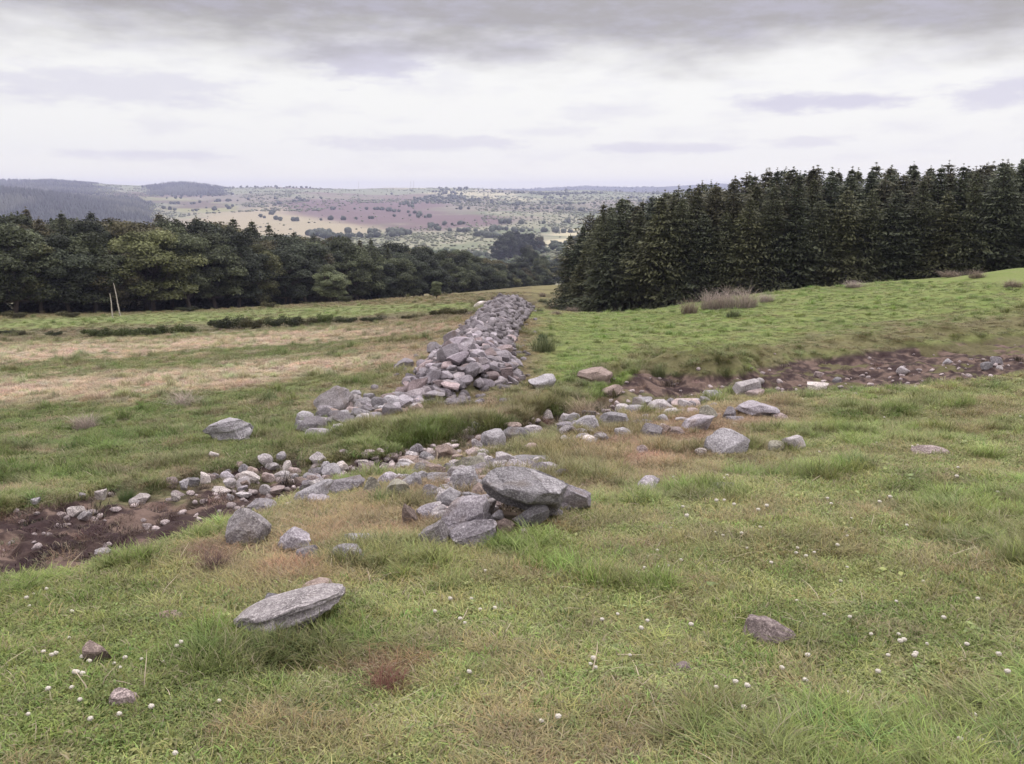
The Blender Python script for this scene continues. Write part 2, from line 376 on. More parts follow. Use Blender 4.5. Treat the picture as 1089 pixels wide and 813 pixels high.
# ------------------------------------------------------------------ haze
hb = bpy.data.meshes.new('haze')
zl = float(GZ.min())-1; zh = float(max(GZ.max(),20))+25
v8 = [(x,y,z) for z in (zl,zh) for y in (-7500,7500) for x in (-7500,7500)]
hb.from_pydata(v8,[],[(0,2,3,1),(4,5,7,6),(0,1,5,4),(2,6,7,3),(0,4,6,2),(1,3,7,5)])
hm, t = new_mat('air'); pv = t.nodes.new('ShaderNodeVolumePrincipled'); pv.inputs['Color'].default_value = (.68,.72,1,1)
pv.inputs['Density'].default_value = .00016; pv.inputs['Anisotropy'].default_value = .2
o_ = t.nodes.new('ShaderNodeOutputMaterial'); t.links.new(pv.outputs[0],o_.inputs['Volume']); hb.materials.append(hm)
tag(obj('haze',hb),'pale blue haze over the far hills','haze',kind='stuff')

# ------------------------------------------------------------------ rock
def rock_mat(name, base, lich, dark):
    m, t = new_mat(name)
    tcn = t.nodes.new('ShaderNodeTexCoord'); oi = t.nodes.new('ShaderNodeObjectInfo')
    ad = t.nodes.new('ShaderNodeVectorMath'); ad.operation = 'ADD'; t.links.new(t.nodes.new('ShaderNodeNewGeometry').outputs['Position'],ad.inputs[0])
    sc_ = t.nodes.new('ShaderNodeVectorMath'); sc_.operation = 'SCALE'; sc_.inputs[0].default_value = (37,51,23); t.links.new(oi.outputs['Random'],sc_.inputs['Scale']); t.links.new(sc_.outputs[0],ad.inputs[1])
    p = ad.outputs[0]
    a = noise(t,p,7,7,.65); b = noise(t,p,52,6,.78,(4,2,9)); d = noise(t,p,140,4,.7,(1,8,3)); e = noise(t,p,3,3,.5,(8,1,2))
    c_ = mixc(t,ramp(t,a,.35,.68),base+(1,),dark+(1,))
    c_ = mixc(t,math_n(t,'MULTIPLY',ramp(t,b,.47,.60),.8),c_,lich+(1,))
    c_ = mixc(t,math_n(t,'MULTIPLY',ramp(t,d,.54,.66),.55),c_,(.045,.042,.045,1))
    c_ = mixc(t,math_n(t,'MULTIPLY',ramp(t,e,.58,.72),.45),c_,(.20,.15,.10,1))
    ri = math_n(t,'MULTIPLY_ADD',t.nodes.new('ShaderNodeNewGeometry').outputs['Random Per Island'],.62,.68)
    rc = t.nodes.new('ShaderNodeCombineXYZ'); [t.links.new(ri,rc.inputs[q]) for q in range(3)]
    c_ = mixc(t,1.0,c_,rc.outputs[0],'MULTIPLY')
    c_ = mixc(t,1.0,c_,oi.outputs['Color'],'MULTIPLY')
    finish(t,c_,.88,math_n(t,'ADD',math_n(t,'MULTIPLY',a,1.6),math_n(t,'ADD',b,math_n(t,'MULTIPLY',d,.3))),.035,.9,.25)
    return m
M_rock = rock_mat('grey_lichen_rock',(.34,.32,.33),(.58,.56,.56),(.19,.175,.18))
def ico(sub):
    import bmesh
    bm = bmesh.new(); bmesh.ops.create_icosphere(bm,subdivisions=sub,radius=1)
    V = np.array([v.co[:] for v in bm.verts]); Fc = np.array([[v.index for v in f.verts] for f in bm.faces]); bm.free(); return V,Fc
ICO = {s:ico(s) for s in (1,2,3,4,5)}
def rock_shape(seed, sub=3, style='block', rough=1.0):
    r = np.random.default_rng(seed); V,Fc = ICO[sub]; V = V.copy()
    if style=='block':   # angular quarry-like block
        V = np.sign(V)*np.abs(V)**.72
        npl, lo_, hi = 11,.46,.86
    elif style=='slab':
        V = np.sign(V)*np.abs(V)**.62; npl, lo_, hi = 12,.58,.92
    elif style=='plank': V = np.sign(V)*np.abs(V)**.5; npl, lo_, hi = 7,.86,1.15
    elif style=='table': V = np.sign(V)*np.abs(V)**.7; npl, lo_, hi = 9,.66,.95
    else: V = np.sign(V)*np.abs(V)**.88; npl, lo_, hi = 12,.58,.92
    for _ in range(npl):
        nn = r.normal(size=3); nn /= np.linalg.norm(nn); d = r.uniform(lo_,hi)
        ex = np.maximum(V@nn-d,0); V = V-ex[:,None]*nn
    # bumps and bedding steps
    ph = r.uniform(0,50,3)
    q = V*1.6+ph
    nz = (fbm(q[:,0]+q[:,2]*.7,q[:,1]-q[:,2]*.5,seed%97,4)-.5)
    nz2 = (fbm(q[:,0]*3.3-q[:,2]*2,q[:,1]*3.3+q[:,2]*2.6,seed%89,3)-.5)
    V = V*(1+rough*(nz*.16+nz2*.10))[:,None]
    if style=='slab': # layered edges
        V[:,0] *= 1+.05*np.sign(np.sin(V[:,2]*9+ph[0]))*(1-np.abs(V[:,2]))
        V[:,1] *= 1+.05*np.sign(np.sin(V[:,2]*7+ph[1]))*(1-np.abs(V[:,2]))
    if style=='plank':
        V[:,2] *= 1-.35*sstep(V[:,0],.2,1.1)-.3*sstep(-V[:,0],.5,1.1); V[:,1] *= 1-.3*sstep(-V[:,0],.3,1.1)
        V[:,2] += .16*np.where(V[:,1]<-.25,np.sin(V[:,0]*5),0)*.4
        V[:,1] += .07*np.sign(np.sin(V[:,2]*8+ph[0]+V[:,0]*1.2))*sstep(-V[:,1],.1,.5)
    if style=='table':   # front underside cut away to leave a hollow
        fr = sstep(-V[:,1],-.3,.8)*sstep(-V[:,2],-.25,.75); V[:,1] += fr*.75; V[:,2] += fr*.25
        V[:,2] += .10*np.sign(np.sin(V[:,2]*6+V[:,0]*1.5+ph[0]))*sstep(V[:,2],.1,.6)*.5
    mn = V.min(0); mx = V.max(0); V = (V-(mn+mx)/2)/((mx-mn)/2)   # exactly unit half-extents
    V[:,2] += 1     # base at z=0, height 2
    return V,Fc
def rock_mesh(seed, sub, style, rough=1.0, mat=None):
    V,Fc = rock_shape(seed,sub,style,rough); me = mesh_np('rock',V,Fc,mat or M_rock,True); me.set_sharp_from_angle(angle=R(34 if sub<5 else 22)); return me
tones = {'grey':(1,1,1.02),'pale':(1.28,1.24,1.22),'white':(1.6,1.52,1.42),'dark':(.66,.64,.66),'brown':(.85,.70,.60),'pink':(1.12,.96,.90),'mossy':(.82,.82,.66),'lilac':(1.12,1.08,1.14)}
placed = []
GRP = 'loose stones along the muddy track and rubble spread'
ROCKN = 0
def rock(x0,y0,x1,y1,label,tone='grey',style='block',seed=None,tilt=0,yaw=None,sink=.18,depth=.75,grp=GRP,name='stone',sub=4,lift=0,roll=0,group=True,dy=0,hpx=None):
    global ROCKN
    ROCKN += 1; seed = seed or 100+ROCKN*7
    pxc = (x0+x1)/2; X,Y,Zt = ground_hit(pxc,y1-1+dy)
    dist = math.hypot(Y,H-Zt); wpx = (x1-x0)*(1.0 if 'track' in grp and sub==3 else 1.18); y0 -= 1.5
    W = wpx/F*Y/1.0*.985; hp = (y1-y0)/F*dist
    al = math.atan2(H-Zt,Y); D = W*depth
    hh = max((hp-.62*D*math.sin(al))/math.cos(al), .30*W*(1 if style!='slab' else .6), hp*.35)
    hh = hpx/F*dist if hpx else hh
    ht = hh*(1+sink)
    Yc = Y+D*.42; Xc = X*Yc/Y
    zz = Zt if lift else float(np.mean(Tz(np.array([Xc,Xc-W*.3,Xc+W*.3]),np.array([Yc,Yc,Yc]))))
    zz = .5*(zz+Zt) if not lift else Zt+lift
    o = obj(name,rock_mesh(seed,sub,style),None,(Xc,Yc,zz-sink*hh),(R(roll),R(tilt),R(yaw if yaw is not None else random.uniform(-12,12))),(W/2,D/2,ht/2))
    o.color = tuple(tones[tone])+(1,)
    j = random.uniform(.92,1.08); o.color = tuple(min(q*j,4) for q in o.color[:3])+(1,)
    tag(o,label,'boulder' if name=='boulder' else 'stone',grp if group else None)
    placed.append((Xc,Yc,max(W,D)/2)); return o
B = dict(name='boulder',grp='boulders of the rubble heap in the foreground')
# --- rubble heap in the middle
rock(508,500,592,547,'largest boulder of the foreground heap, broad flat top overhanging a dark hollow','grey','table',seed=41,tilt=15,sub=5,depth=.62,sink=.0,lift=.04,roll=4,yaw=-8,hpx=44,dy=12,**B)
bare = [(placed[-1][0]-.08,placed[-1][1]-.22,.42)]
rock(520,512,552,541,'stone toned dark as shade in the hollow beneath the flat topped boulder','dark','block',sub=3,**B)  # stone added behind the overhang, its dark tone deepens the shade
rock(552,510,582,542,'block toned dark as shade, propping the right end of the flat topped boulder','dark','block',sub=3,**B)  # second added stone, toned dark to imitate shade under the boulder
rock(584,514,624,547,'speckled boulder leaning on the right side of the flat topped heap boulder','lilac','block',tilt=14,sub=5,**B)
rock(551,536,586,563,'low lichen spotted boulder under the right front of the flat topped boulder','grey','block',tilt=-10,**B)
rock(526,553,547,568,'small brown stained stone at the front foot of the foreground heap','brown','round',**B)
rock(468,526,534,574,'long humped lilac grey boulder sloping down left in front of the dark hollow','lilac','slab',tilt=-24,sub=5,yaw=10,**B)
rock(484,553,533,587,'lowest front slab of the foreground heap, pale lilac and smooth','lilac','slab',tilt=-14,sub=5,yaw=12,**B)
rock(446,556,478,586,'rounded pale boulder at the front left corner of the foreground heap','pale','round',**B)
rock(482,496,510,528,'rounded dark grey boulder standing just left of the flat topped boulder','grey','round',**B)
rock(465,518,490,541,'squat grey boulder left below the rounded dark one','grey','round',**B)
rock(449,516,468,532,'dull grey stone half sunk on the left side of the foreground heap','dark','round',**B)
rock(481,534,503,549,'brown stone wedged behind the humped lilac boulder','brown','block',**B)
rock(460,539,482,554,'pale stone between the corner boulder and the squat grey one','pale','round',**B)
rock(428,537,445,562,'upright brown block standing alone left of the foreground heap','brown','block',depth=.8,**B)
rock(500,516,516,533,'small tan stone squeezed against the left end of the flat topped boulder','brown','block',**B)
rock(484,486,518,507,'flat brownish slab lying behind the rounded dark boulder','mossy','slab',tilt=-8,**B)
rock(541,484,583,501,'long thin slab lying directly behind the flat topped boulder','grey','slab',tilt=-6,**B)
rock(463,475,488,494,'earthy buried boulder up slope behind the heap','brown','round',**B)
rock(471,494,485,508,'small dark stone in brown grass left behind the heap','dark','block',**B)
rock(512,458,537,480,'round grey boulder at the left end of three beside the green ditch','grey','round',**B)
rock(535,457,563,474,'dark fronted middle boulder of three beside the green ditch','grey','block',**B)
rock(553,453,577,465,'pale flat boulder at the right end of three beside the green ditch','pale','slab',**B)
rock(534,450,554,459,'low tan stone behind the three boulders beside the green ditch','brown','round',**B)
rock(575,441,589,450,'pale oval stone alone in green grass under the bank','white','round',sub=3)
rock(555,440,562,446,'tiny pale stone in the green ditch below the wall end','pale','round',sub=3)
rock(619,464,638,474,'bright white stone in brown grass, the whitest in view','white','round',sub=4,tilt=4)
rock(552,472,577,485,'half buried tan stone behind the heap in dry grass','pink','slab',sub=3)
# --- ridge running left from the heap
L_ = dict(name='boulder',grp='boulders along the left arm of the rubble')
rock(318,514,358,536,'long low slab at the left tip of the rubble arm','grey','slab',tilt=-14,**L_)
rock(345,506,390,528,'arched grey slab, second from the left tip of the rubble arm','dark','slab',tilt=-8,**L_)
rock(386,508,406,531,'blocky lichened boulder right of the arched slab','mossy','block',**L_)
rock(403,503,427,519,'smooth lilac boulder behind the greenish upright one','lilac','round',**L_)
rock(411,512,438,535,'greenish upright boulder with dark hole in its face','mossy','block',**L_)
rock(427,504,448,524,'grey boulder just right of the greenish upright one','grey','block',**L_)
rock(328,526,350,539,'small pale stone in front of the left tip slab','lilac','round',**L_)
rock(440,491,462,507,'flat brown slab in the gap between rubble arm and heap','pink','slab',**L_)
rock(424,486,446,497,'dull stone on the track edge above the rubble arm','brown','slab',**L_)
# --- stones lying in the left turf
rock(244,541,287,584,'large lichen mottled grey boulder on the grass left of the rubble','pale','round',name='boulder',group=False,sub=5,tilt=4)
rock(264,532,293,549,'dull flat topped boulder directly behind the large mottled one','dark','round',name='boulder',group=False)
rock(303,561,338,591,'pale triangular boulder with its point up in left turf','lilac','block',name='boulder',group=False,tilt=-16)
rock(316,583,338,601,'small round stone touching the front of the triangular boulder','dark','round')
rock(367,565,400,585,'smooth low stone between the triangular boulder and the heap','grey','round')
rock(354,580,389,604,'speckled stone with dark left side in front of the smooth low one','grey','block')
rock(254,635,374,688,'long weathered slab leaning out of the bank in the foreground','pale','plank',name='boulder',group=False,seed=77,sub=5,tilt=-14,roll=-8,depth=.5,yaw=10,sink=.28,hpx=25,lift=.035,dy=-8)
rock(278,636,309,656,'small grey rock poking up behind the long slab on its left','grey','block')
rock(322,618,359,637,'reddish capped rock behind the right half of the long slab','brown','block')
rock(95,686,121,713,'lone brown pointed stone among clover at lower left','brown','block',tilt=-10)
rock(122,735,150,757,'sunken pinkish stone near the lower left corner','pink','slab',tilt=-14)
rock(165,653,194,667,'half hidden purple grey stone in left turf','brown','round')
rock(780,644,835,688,'pink earthy boulder breaking the turf at lower right','pink','block',name='boulder',group=False,tilt=10,sub=5,sink=.5,hpx=33,roll=24,depth=.9,dy=-3)
rock(717,697,739,727,'pale pinkish stone buried in turf left below the earthy boulder','pink','round',sink=.6,hpx=12,dy=-6)
# --- right arm of the rubble
Rr = dict(name='boulder',grp='boulders along the right arm of the rubble')
rock(781,404,806,422,'pointed pale boulder at the edge of the churned track','pale','block',**Rr)
rock(748,416,766,427,'small grey boulder on the track edge left of the pointed pale one','grey','block',**Rr)
rock(782,429,824,447,'broad low lilac boulder below the pointed pale one','lilac','slab',tilt=6,**Rr)
rock(724,441,761,461,'bright lilac boulder with a flat stone on its back','lilac','block',tilt=-8,**Rr)
rock(742,433,760,447,'flat tan stone resting behind the bright lilac boulder','mossy','slab',tilt=14,**Rr)
rock(768,435,781,450,'small dark cracked stone between two lilac boulders','dark','block',**Rr)
rock(755,455,797,487,'tallest boulder on the right turf, lichen spotted with sloping left side','grey','block',seed=91,tilt=-10,sub=5,depth=.8,sink=.3,name='boulder',grp=Rr['grp'])
rock(738,478,752,488,'small whitish stone in front of the tallest right boulder','white','round',sub=3)
rock(831,464,854,483,'pale topped boulder of the pair standing farthest right','pale','block',tilt=8,**Rr)
rock(815,470,833,484,'grassy dull boulder, left one of the right hand pair','mossy','round',**Rr)
rock(675,509,704,527,'grey boulder alone in turf right of the heap','lilac','block',**Rr)
rock(755,514,783,530,'mossy stone sinking into clover turf on the right','mossy','round',**Rr)
rock(654,456,674,469,'grey stone right of the bright white stone','grey','round',**Rr)
rock(680,453,703,470,'dark faced stone midway along the right arm','dark','block',**Rr)
rock(705,456,728,465,'flat tan stone left of the bright lilac boulder','pink','slab',**Rr)
rock(609,443,637,461,'arched grey boulder at the foot of the earth bank','grey','round',**Rr)
rock(592,449,612,461,'low purple stone left of the arched boulder at the bank foot','lilac','slab',**Rr)
rock(638,438,668,458,'large dull boulder right of the arched one at the bank foot','grey','block',**Rr)
rock(654,431,670,442,'rounded pale boulder above the large dull one','pale','round',**Rr)
rock(667,431,685,443,'grey boulder right of the rounded pale one','grey','round',**Rr)
rock(673,422,692,439,'pointed grey boulder on the track edge','grey','block',**Rr)
rock(690,426,716,440,'broad pale boulder right of the pointed grey one','pale','round',**Rr)
rock(716,424,744,437,'tan half buried boulder between the pale and track edge boulders','pink','round',**Rr)
rock(628,497,645,505,'small flat stone in dry grass right behind the heap','pale','slab',sub=3)
rock(676,475,689,487,'small pink grey stone in the reddish dry grass','pink','round',sub=3)
rock(819,441,838,449,'small tan stone right of the broad low lilac boulder','pink','slab',sub=3)
rock(971,475,1008,487,'flat pinkish stone level with the turf far right','pink','slab',sub=3,sink=.5)
rock(857,407,881,417,'pale flat stone lying in the churned right track','white','slab',sub=3)
rock(790,416,815,424,'tan slab lying behind the broad low boulder','pink','slab',sub=3)
rock(616,392,650,409,'weathered rock capping the grassy bank left of the gully','brown','slab',sink=.6,name='boulder',group=False)
rock(563,399,590,416,'lilac grey boulder right of the wall end','grey','block',sink=.6,name='boulder',group=False)
rock(640,412,662,424,'earth coloured stone in the side of the gully bank','brown','round')
# --- left outliers of the wall
O_ = dict(name='boulder',grp='boulders slumped from the left of the tumbled wall')
rock(225,443,271,471,'cracked boulder lying by itself in the left pasture','grey','slab',seed=63,tilt=-10,sub=5,sink=.35,**O_)
rock(342,411,384,441,'pale slanting slab topping the slumped pile left of the wall','pale','slab',tilt=-24,**O_)
rock(348,438,376,455,'dull boulder under the slanting slab','dark','block',**O_)
rock(316,444,346,464,'brown grey boulder at the left end of the slumped pile','dark','round',**O_)
rock(326,456,354,471,'lilac boulder at the front foot of the slumped pile','lilac','block',**O_)
rock(353,452,370,465,'pale stone at the right foot of the slumped pile','pale','round',**O_)
rock(370,433,394,448,'grey boulder right of the slumped pile','grey','block',**O_)
rock(396,423,413,438,'round grey stone between the slumped pile and the wall','grey','round',**O_)
rock(408,432,428,446,'dark stone just left of the wall end','dark','block',**O_)
rock(424,422,442,436,'lilac stone touching the left corner of the wall end','lilac','block',**O_)
rock(386,420,400,430,'small flat stone behind the round grey one','grey','slab',sub=3)
rock(420,383,439,395,'dark rock in the pasture left of the wall','dark','round',**O_)
rock(455,366,471,379,'dark stone fallen on the left foot of the wall','dark','block',**O_)
rock(504,322,520,329,'pale flat slab lying on the left shoulder of the far wall end','white','slab',sub=3)
# --- stones of the left track
def tr(*a,**k): rock(*a,sub=3,grp='pale stones along the left track',**k)
T = 'left track'
tr(274,485,292,497,'pale slab, upper left of the cluster where the track bends','pale','round')
tr(294,483,305,493,'upright grey stone at the top of the bend cluster','grey','block')
tr(300,491,312,501,'pale rounded stone at the right of the bend cluster','white','round')
tr(282,495,298,502,'flat pale stone inside the bend cluster','pale','slab')
tr(254,502,279,515,'largest whitish stone beside the left track','white','round')
tr(278,504,293,515,'pinkish stone right of the largest whitish track stone','pink','round')
tr(291,504,309,512,'long pale stone at the upper edge of the track bend','pale','slab')
tr(237,511,253,521,'rounded stone left of the largest whitish track stone','pale','round')
tr(223,519,248,528,'long whitish stone at the upper lip of the mud','white','slab')
tr(213,504,224,516,'upright whitish stone on the grass lip above the mud','white','block')
tr(198,509,214,519,'grey rounded stone left of the upright whitish one','grey','round')
tr(191,512,202,523,'small grey stone in a grassy notch above the mud','grey','block')
tr(172,511,190,521,'low tan stone on the grass lip left of the notch','pink','slab')
tr(138,528,162,538,'broad whitish flat stone at the mud edge','white','slab')
tr(102,523,115,534,'brightest square stone above the mud on the left','white','block')
tr(80,526,94,532,'flat pale stone in grass left of the bright square one','pale','slab')
tr(71,540,91,552,'cream slab lying in the mud far left','white','slab')
tr(82,547,98,557,'pointed cream stone just below the cream slab','pale','block')
tr(181,526,193,535,'small bright stone in the middle of the left mud','white','round')
tr(222,482,234,491,'small white stone standing above a grassy hollow','white','block')
tr(250,526,270,533,'thin pale slab on the mud near the mottled boulder','pale','slab')
tr(276,518,290,528,'round whitish stone on the mud near the rubble tip','pale','round')
tr(282,521,304,529,'flat pinkish stone sunk in the track','pink','slab')
tr(254,496,267,505,'grey stone behind the largest whitish track stone','grey','round')
tr(329,484,348,495,'slanting pale stone at the foot of the green bank','pale','block')
tr(341,493,353,504,'grey oval stone under the slanting pale one','grey','round')
tr(328,500,342,508,'flat dark stone under the grey oval','dark','slab')
tr(357,493,372,503,'bright stone alone in the narrow track','white','round')
tr(380,491,393,498,'bright flat stone right of the lone bright one','white','slab')
tr(381,499,403,510,'reddish slab on the track behind the arched slab','brown','slab')
tr(306,498,322,507,'tan stone on the track right of the bend cluster','pink','round')
tr(312,508,330,516,'dull stone between track and left tip slab','brown','slab')
tr(240,527,250,534,'little dull stone in the mud under the long whitish one','grey','round')
tr(137,533,150,540,'cream fragment below the broad flat stone','pale','slab')
tr(60,547,72,552,'small tan stone at the left end of the cream slab','pink','slab')
tr(100,585,120,591,'thin pale slab on the near edge of the mud','pale','slab')
tr(30,532,44,539,'dull stone in the far left mud edge','grey','slab')
tr(410,484,424,492,'tan stone under the green bank mid track','pink','round')
tr(437,476,450,484,'small brown stone on the track bank','brown','block')
tr(500,452,512,459,'small grey stone in the ditch left of the three boulders','grey','round')
# more stones of the heap and both arms, each its own object
fill = []
def filler(n_,fx,fy,lo_,hi_,zone,ov=.62):
    got = 0; tr_n = 0
    while got<n_ and tr_n<n_*30:
        tr_n += 1; px = fx(); py = fy(px); wpx = random.uniform(lo_,hi_)
        X,Y,Zt = ground_hit(px,py); r0 = wpx/F*Y/2
        if any((X-a)**2+(Y-b)**2<(ov*(c3+r0))**2 for a,b,c3 in placed): continue
        tn = random.choice(['grey','pale','dark','lilac','brown','pink','grey','pale']); st = random.choice(['block','slab','round'])
        rock(px-wpx/2,py-wpx*random.uniform(.5,.8),px+wpx/2,py,f"{'small ' if wpx<13 else ''}{ {'grey':'grey','pale':'pale','dark':'dark','lilac':'lilac grey','brown':'brownish','pink':'tan'}[tn]} { {'block':'blocky','slab':'flat','round':'rounded'}[st]} stone {zone}",tn,st,sub=3,sink=.3,grp='lesser stones among the rubble',tilt=random.uniform(-18,18),roll=random.uniform(-15,15)); got += 1
filler(105,lambda:random.triangular(446,606,490),lambda p:random.uniform(498,562)-(p-520)*.12,9,26,'packed between the boulders of the foreground heap',.42)
filler(26,lambda:random.uniform(430,560),lambda p:random.uniform(478,512),8,18,'up slope behind the foreground heap',.5)
filler(30,lambda:random.uniform(325,450),lambda p:515-(p-330)*.06+random.uniform(-8,14),9,20,'along the left arm of the rubble')
filler(46,lambda:random.uniform(596,800),lambda p:np.interp(p,[596,700,800],[458,440,432])+random.uniform(-6,26),7,18,'along the right arm of the rubble',.5)
filler(28,lambda:random.uniform(322,384),lambda p:np.interp(p,[322,384],[466,438])+random.uniform(-14,4),9,21,'in the slumped pile left of the wall')
filler(34,lambda:random.uniform(378,446),lambda p:np.interp(p,[380,440],[446,432])+random.uniform(-8,10),9,19,'trailing from the wall end to the slumped pile')
filler(10,lambda:random.uniform(200,320),lambda p:np.interp(p,[200,320],[520,498])+random.uniform(-10,16),6,14,'at the bend of the left track')
filler(8,lambda:random.uniform(800,1080),lambda p:np.interp(p,[800,1080],[416,394])+random.uniform(-14,2),6,13,'on the churned right track')
# stray small stones over the whole rubble spread, one mesh (uncountable chips)
def merged_rocks(name, items, label, sub=2, mat=None):
    shapes = [rock_shape(900+q,sub,('block','round','slab')[q%3]) for q in range(8)]
    Vs, Fs, off = [], [], 0
    for q,(x,y,z,sx,sy,sz,yaw,ti) in enumerate(items):
        V,Fc = shapes[q%8]; Vv = V.copy(); Vv[:,2] -= 1; Vv = Vv*np.array([sx,sy,sz])
        m = np.array(Euler((ti,ti*.7,yaw)).to_matrix()); Vv = Vv@m.T+np.array([x,y,z]); Vs.append(Vv); Fs.append(Fc+off); off += len(V)
    o = obj(name,mesh_np(name,np.concatenate(Vs),np.concatenate(Fs),mat or M_rock,True)); tag(o,label,'rubble',kind='stuff'); return o
items = []
path = np.array([(0,575),(100,555),(200,540),(300,520),(400,508),(480,490),(560,470),(640,455),(720,445),(800,430),(900,405),(1000,395),(1089,385)],float)
for q in range(1000):
    px = rng.uniform(0,1089) if q%3==0 else rng.normal(460,120)
    if px<330 and q%2: continue
    if not 0<px<1089: continue
    spread = 16 if px<330 else 24
    if px>830: spread = 10
    py = np.interp(px,path[:,0],path[:,1])+rng.normal(0,spread)+ (22 if 380<px<640 else 0)*rng.random()
    X,Y,Zt = ground_hit(px,py)
    s = rng.uniform(.015,.05)*(1 if Y<9 else 1.3)
    items.append((X,Y,Zt+s*.2,s*rng.uniform(.8,1.6),s,s*rng.uniform(.5,.9),rng.uniform(0,6),rng.uniform(-.4,.4)))
chips = merged_rocks('stone_chips',items,'small grey and tan stone chips strewn over the track and rubble'); chips.color = (1.25,1.12,1.08,1)

# ------------------------------------------------------------------ the tumbled drystone wall
variants = [rock_mesh(300+q,4 if q<10 else 3,('block','block','slab','block')[q%4],.55) for q in range(36)]
stones = []
tries = 0
while len(stones)<1400 and tries<80000:
    tries += 1
    Yw = 14.9+30.5*(rng.random()**1.25); t_ = rng.uniform(-1.12,1.06)
    nearf = sstep(Yw,30,16)
    r_ = (rng.uniform(.10,.17) if rng.random()<.82 or tries>5000 else rng.uniform(.18,.25))*(1+.15*nearf)
    if Yw>30: r_ = rng.uniform(.12,.21)
    cx_ = np.interp(Yw,WY,(WLx+WRx)/2); hx = np.interp(Yw,WY,(WRx-WLx)/2); Xw = cx_+t_*hx
    if Yw<15.0+1.5*(t_+1): continue
    ok = True
    for (a,b,c3,_,_) in stones:
        if (a-Xw)**2+(b-Yw)**2 < (.70*(c3+r_))**2: ok = False; break
    if ok: stones.append((Xw,Yw,r_,t_,rng.random()))
stones.sort(key=lambda s:-s[2]/s[1])
big, rest = stones[:296], stones[296:]
secs = [(16.6,'at the near end'),(18.2,'close behind the near end'),(20.5,'a quarter way along'),(24,'a third way along'),(28,'halfway along'),(33,'beyond halfway'),(50,'toward the far end')]
for q,(x,y,r_,t_,rnd) in enumerate(big):
    vi = q%36; me = variants[vi]; style = ('blocky','angular','flat','rough')[vi%4]
    z = float(Tz(np.array([x]),np.array([y]))[0])
    fl = style=='flat'
    o = bpy.data.objects.new('wall_stone',me); C.objects.link(o)
    sx = r_*rng.uniform(1.0,1.55); sy = r_*rng.uniform(.75,1.0); sz = r_*(rng.uniform(.32,.48) if fl else rng.uniform(.58,.9))
    o.scale = (sx,sy,sz); o.rotation_euler = (rng.uniform(-.6,.5),rng.uniform(-.5,.5)+t_*.35,rng.uniform(0,6.28)); 
    o.location = (x,y,z-sz*.12+rnd*.16*(1-abs(t_)))
    tn = ('grey','grey','pale','dark','lilac','pink','grey')[int(rng.integers(0,7))]; o.color = tuple((c_*.8+.2)*[.86,.82,.85][ci_]*(.66+.6*rnd) for ci_,c_ in enumerate(tones[tn]))+(1,)
    fk = 'left flank' if t_<-.4 else 'right flank' if t_>.4 else 'crest'
    sz_ = 'large ' if r_>.27 else 'small ' if r_<.17 else 'middling '
    sec = [b for a,b in secs if y<a][0]
    tnn = {'pale':'pale','dark':'dark grey','lilac':'lilac grey','pink':'pinkish','grey':'grey'}[tn]
    tag(o,f'{sz_}{tnn} {style} stone on {fk} of the wall, {sec}','stone','stones heaped in the tumbled wall')
items = []
for (x,y,r_,t_,rnd) in rest:
    z = float(Tz(np.array([x]),np.array([y]))[0]); items.append((x,y,z+r_*.55+rnd*.16,r_*1.25,r_*.9,r_*rng.uniform(.5,.85),rnd*60,rng.uniform(-.8,.8)))
for q in range(650):
    Yw = 15.4+30*(rng.random()**1.15); t_ = rng.normal(0,.62)
    cx_ = np.interp(Yw,WY,(WLx+WRx)/2); hx = np.interp(Yw,WY,(WRx-WLx)/2); Xw = cx_+t_*hx; r_ = rng.uniform(.06,.13)
    z = float(Tz(np.array([Xw]),np.array([Yw]))[0]); items.append((Xw,Yw,z+r_*.35,r_*1.2,r_,r_*.7,rng.uniform(0,6),rng.uniform(-.5,.5)))
wr = merged_rocks('wall_rubble',items,'smaller grey stones filling and capping the tumbled wall',2); wr.color = (.60,.57,.59,1)  # fill toned darker to imitate shaded gaps between the wall stones

# ------------------------------------------------------------------ foliage materials
def leaf_mat(name, trans=.25, rough=.65):
    m, t = new_mat(name); oi = t.nodes.new('ShaderNodeObjectInfo')
    finish(t,mixc(t,1.0,attr(t,'tint'),oi.outputs['Color'],'MULTIPLY'),rough,None,spec=.15,trans=trans); return m
M_leaf = leaf_mat('leaves'); 
def plain(name,col,rough=.9):
    m, t = new_mat(name); g = t.nodes.new('ShaderNodeTexCoord').outputs['Object']; a = noise(t,g,6,5,.7)
    finish(t,mixc(t,ramp(t,a,.3,.7),tuple(c_*.6 for c_ in col)+(1,),tuple(min(c_*1.3,1) for c_ in col)+(1,)),rough,a,.03,.6,.15); return m
M_bark = plain('bark',(.11,.09,.075)); M_pale = plain('bleached_wood',(.42,.38,.33)); M_green = plain('stem_green',(.10,.14,.05))
def quads(Pt, Nm, size, asp=1.0, r=rng, up=None):
    n = len(Pt); Nm = Nm/np.maximum(np.linalg.norm(Nm,axis=1,keepdims=True),1e-6)
    a = up if up is not None else r.normal(size=(n,3)); U = np.cross(Nm,a); U /= np.maximum(np.linalg.norm(U,axis=1,keepdims=True),1e-6); Wv = np.cross(Nm,U)
    s = np.asarray(size).reshape(-1,1)*np.ones((n,1))
    U = U*s*asp; Wv = Wv*s
    bend = Nm*s*.25
    V = np.stack([Pt-U,Pt-Wv*.55+bend*.3,Pt+U,Pt+Wv*.55+bend*.3],1).reshape(-1,3)
    return V, np.arange(4*n).reshape(n,4)
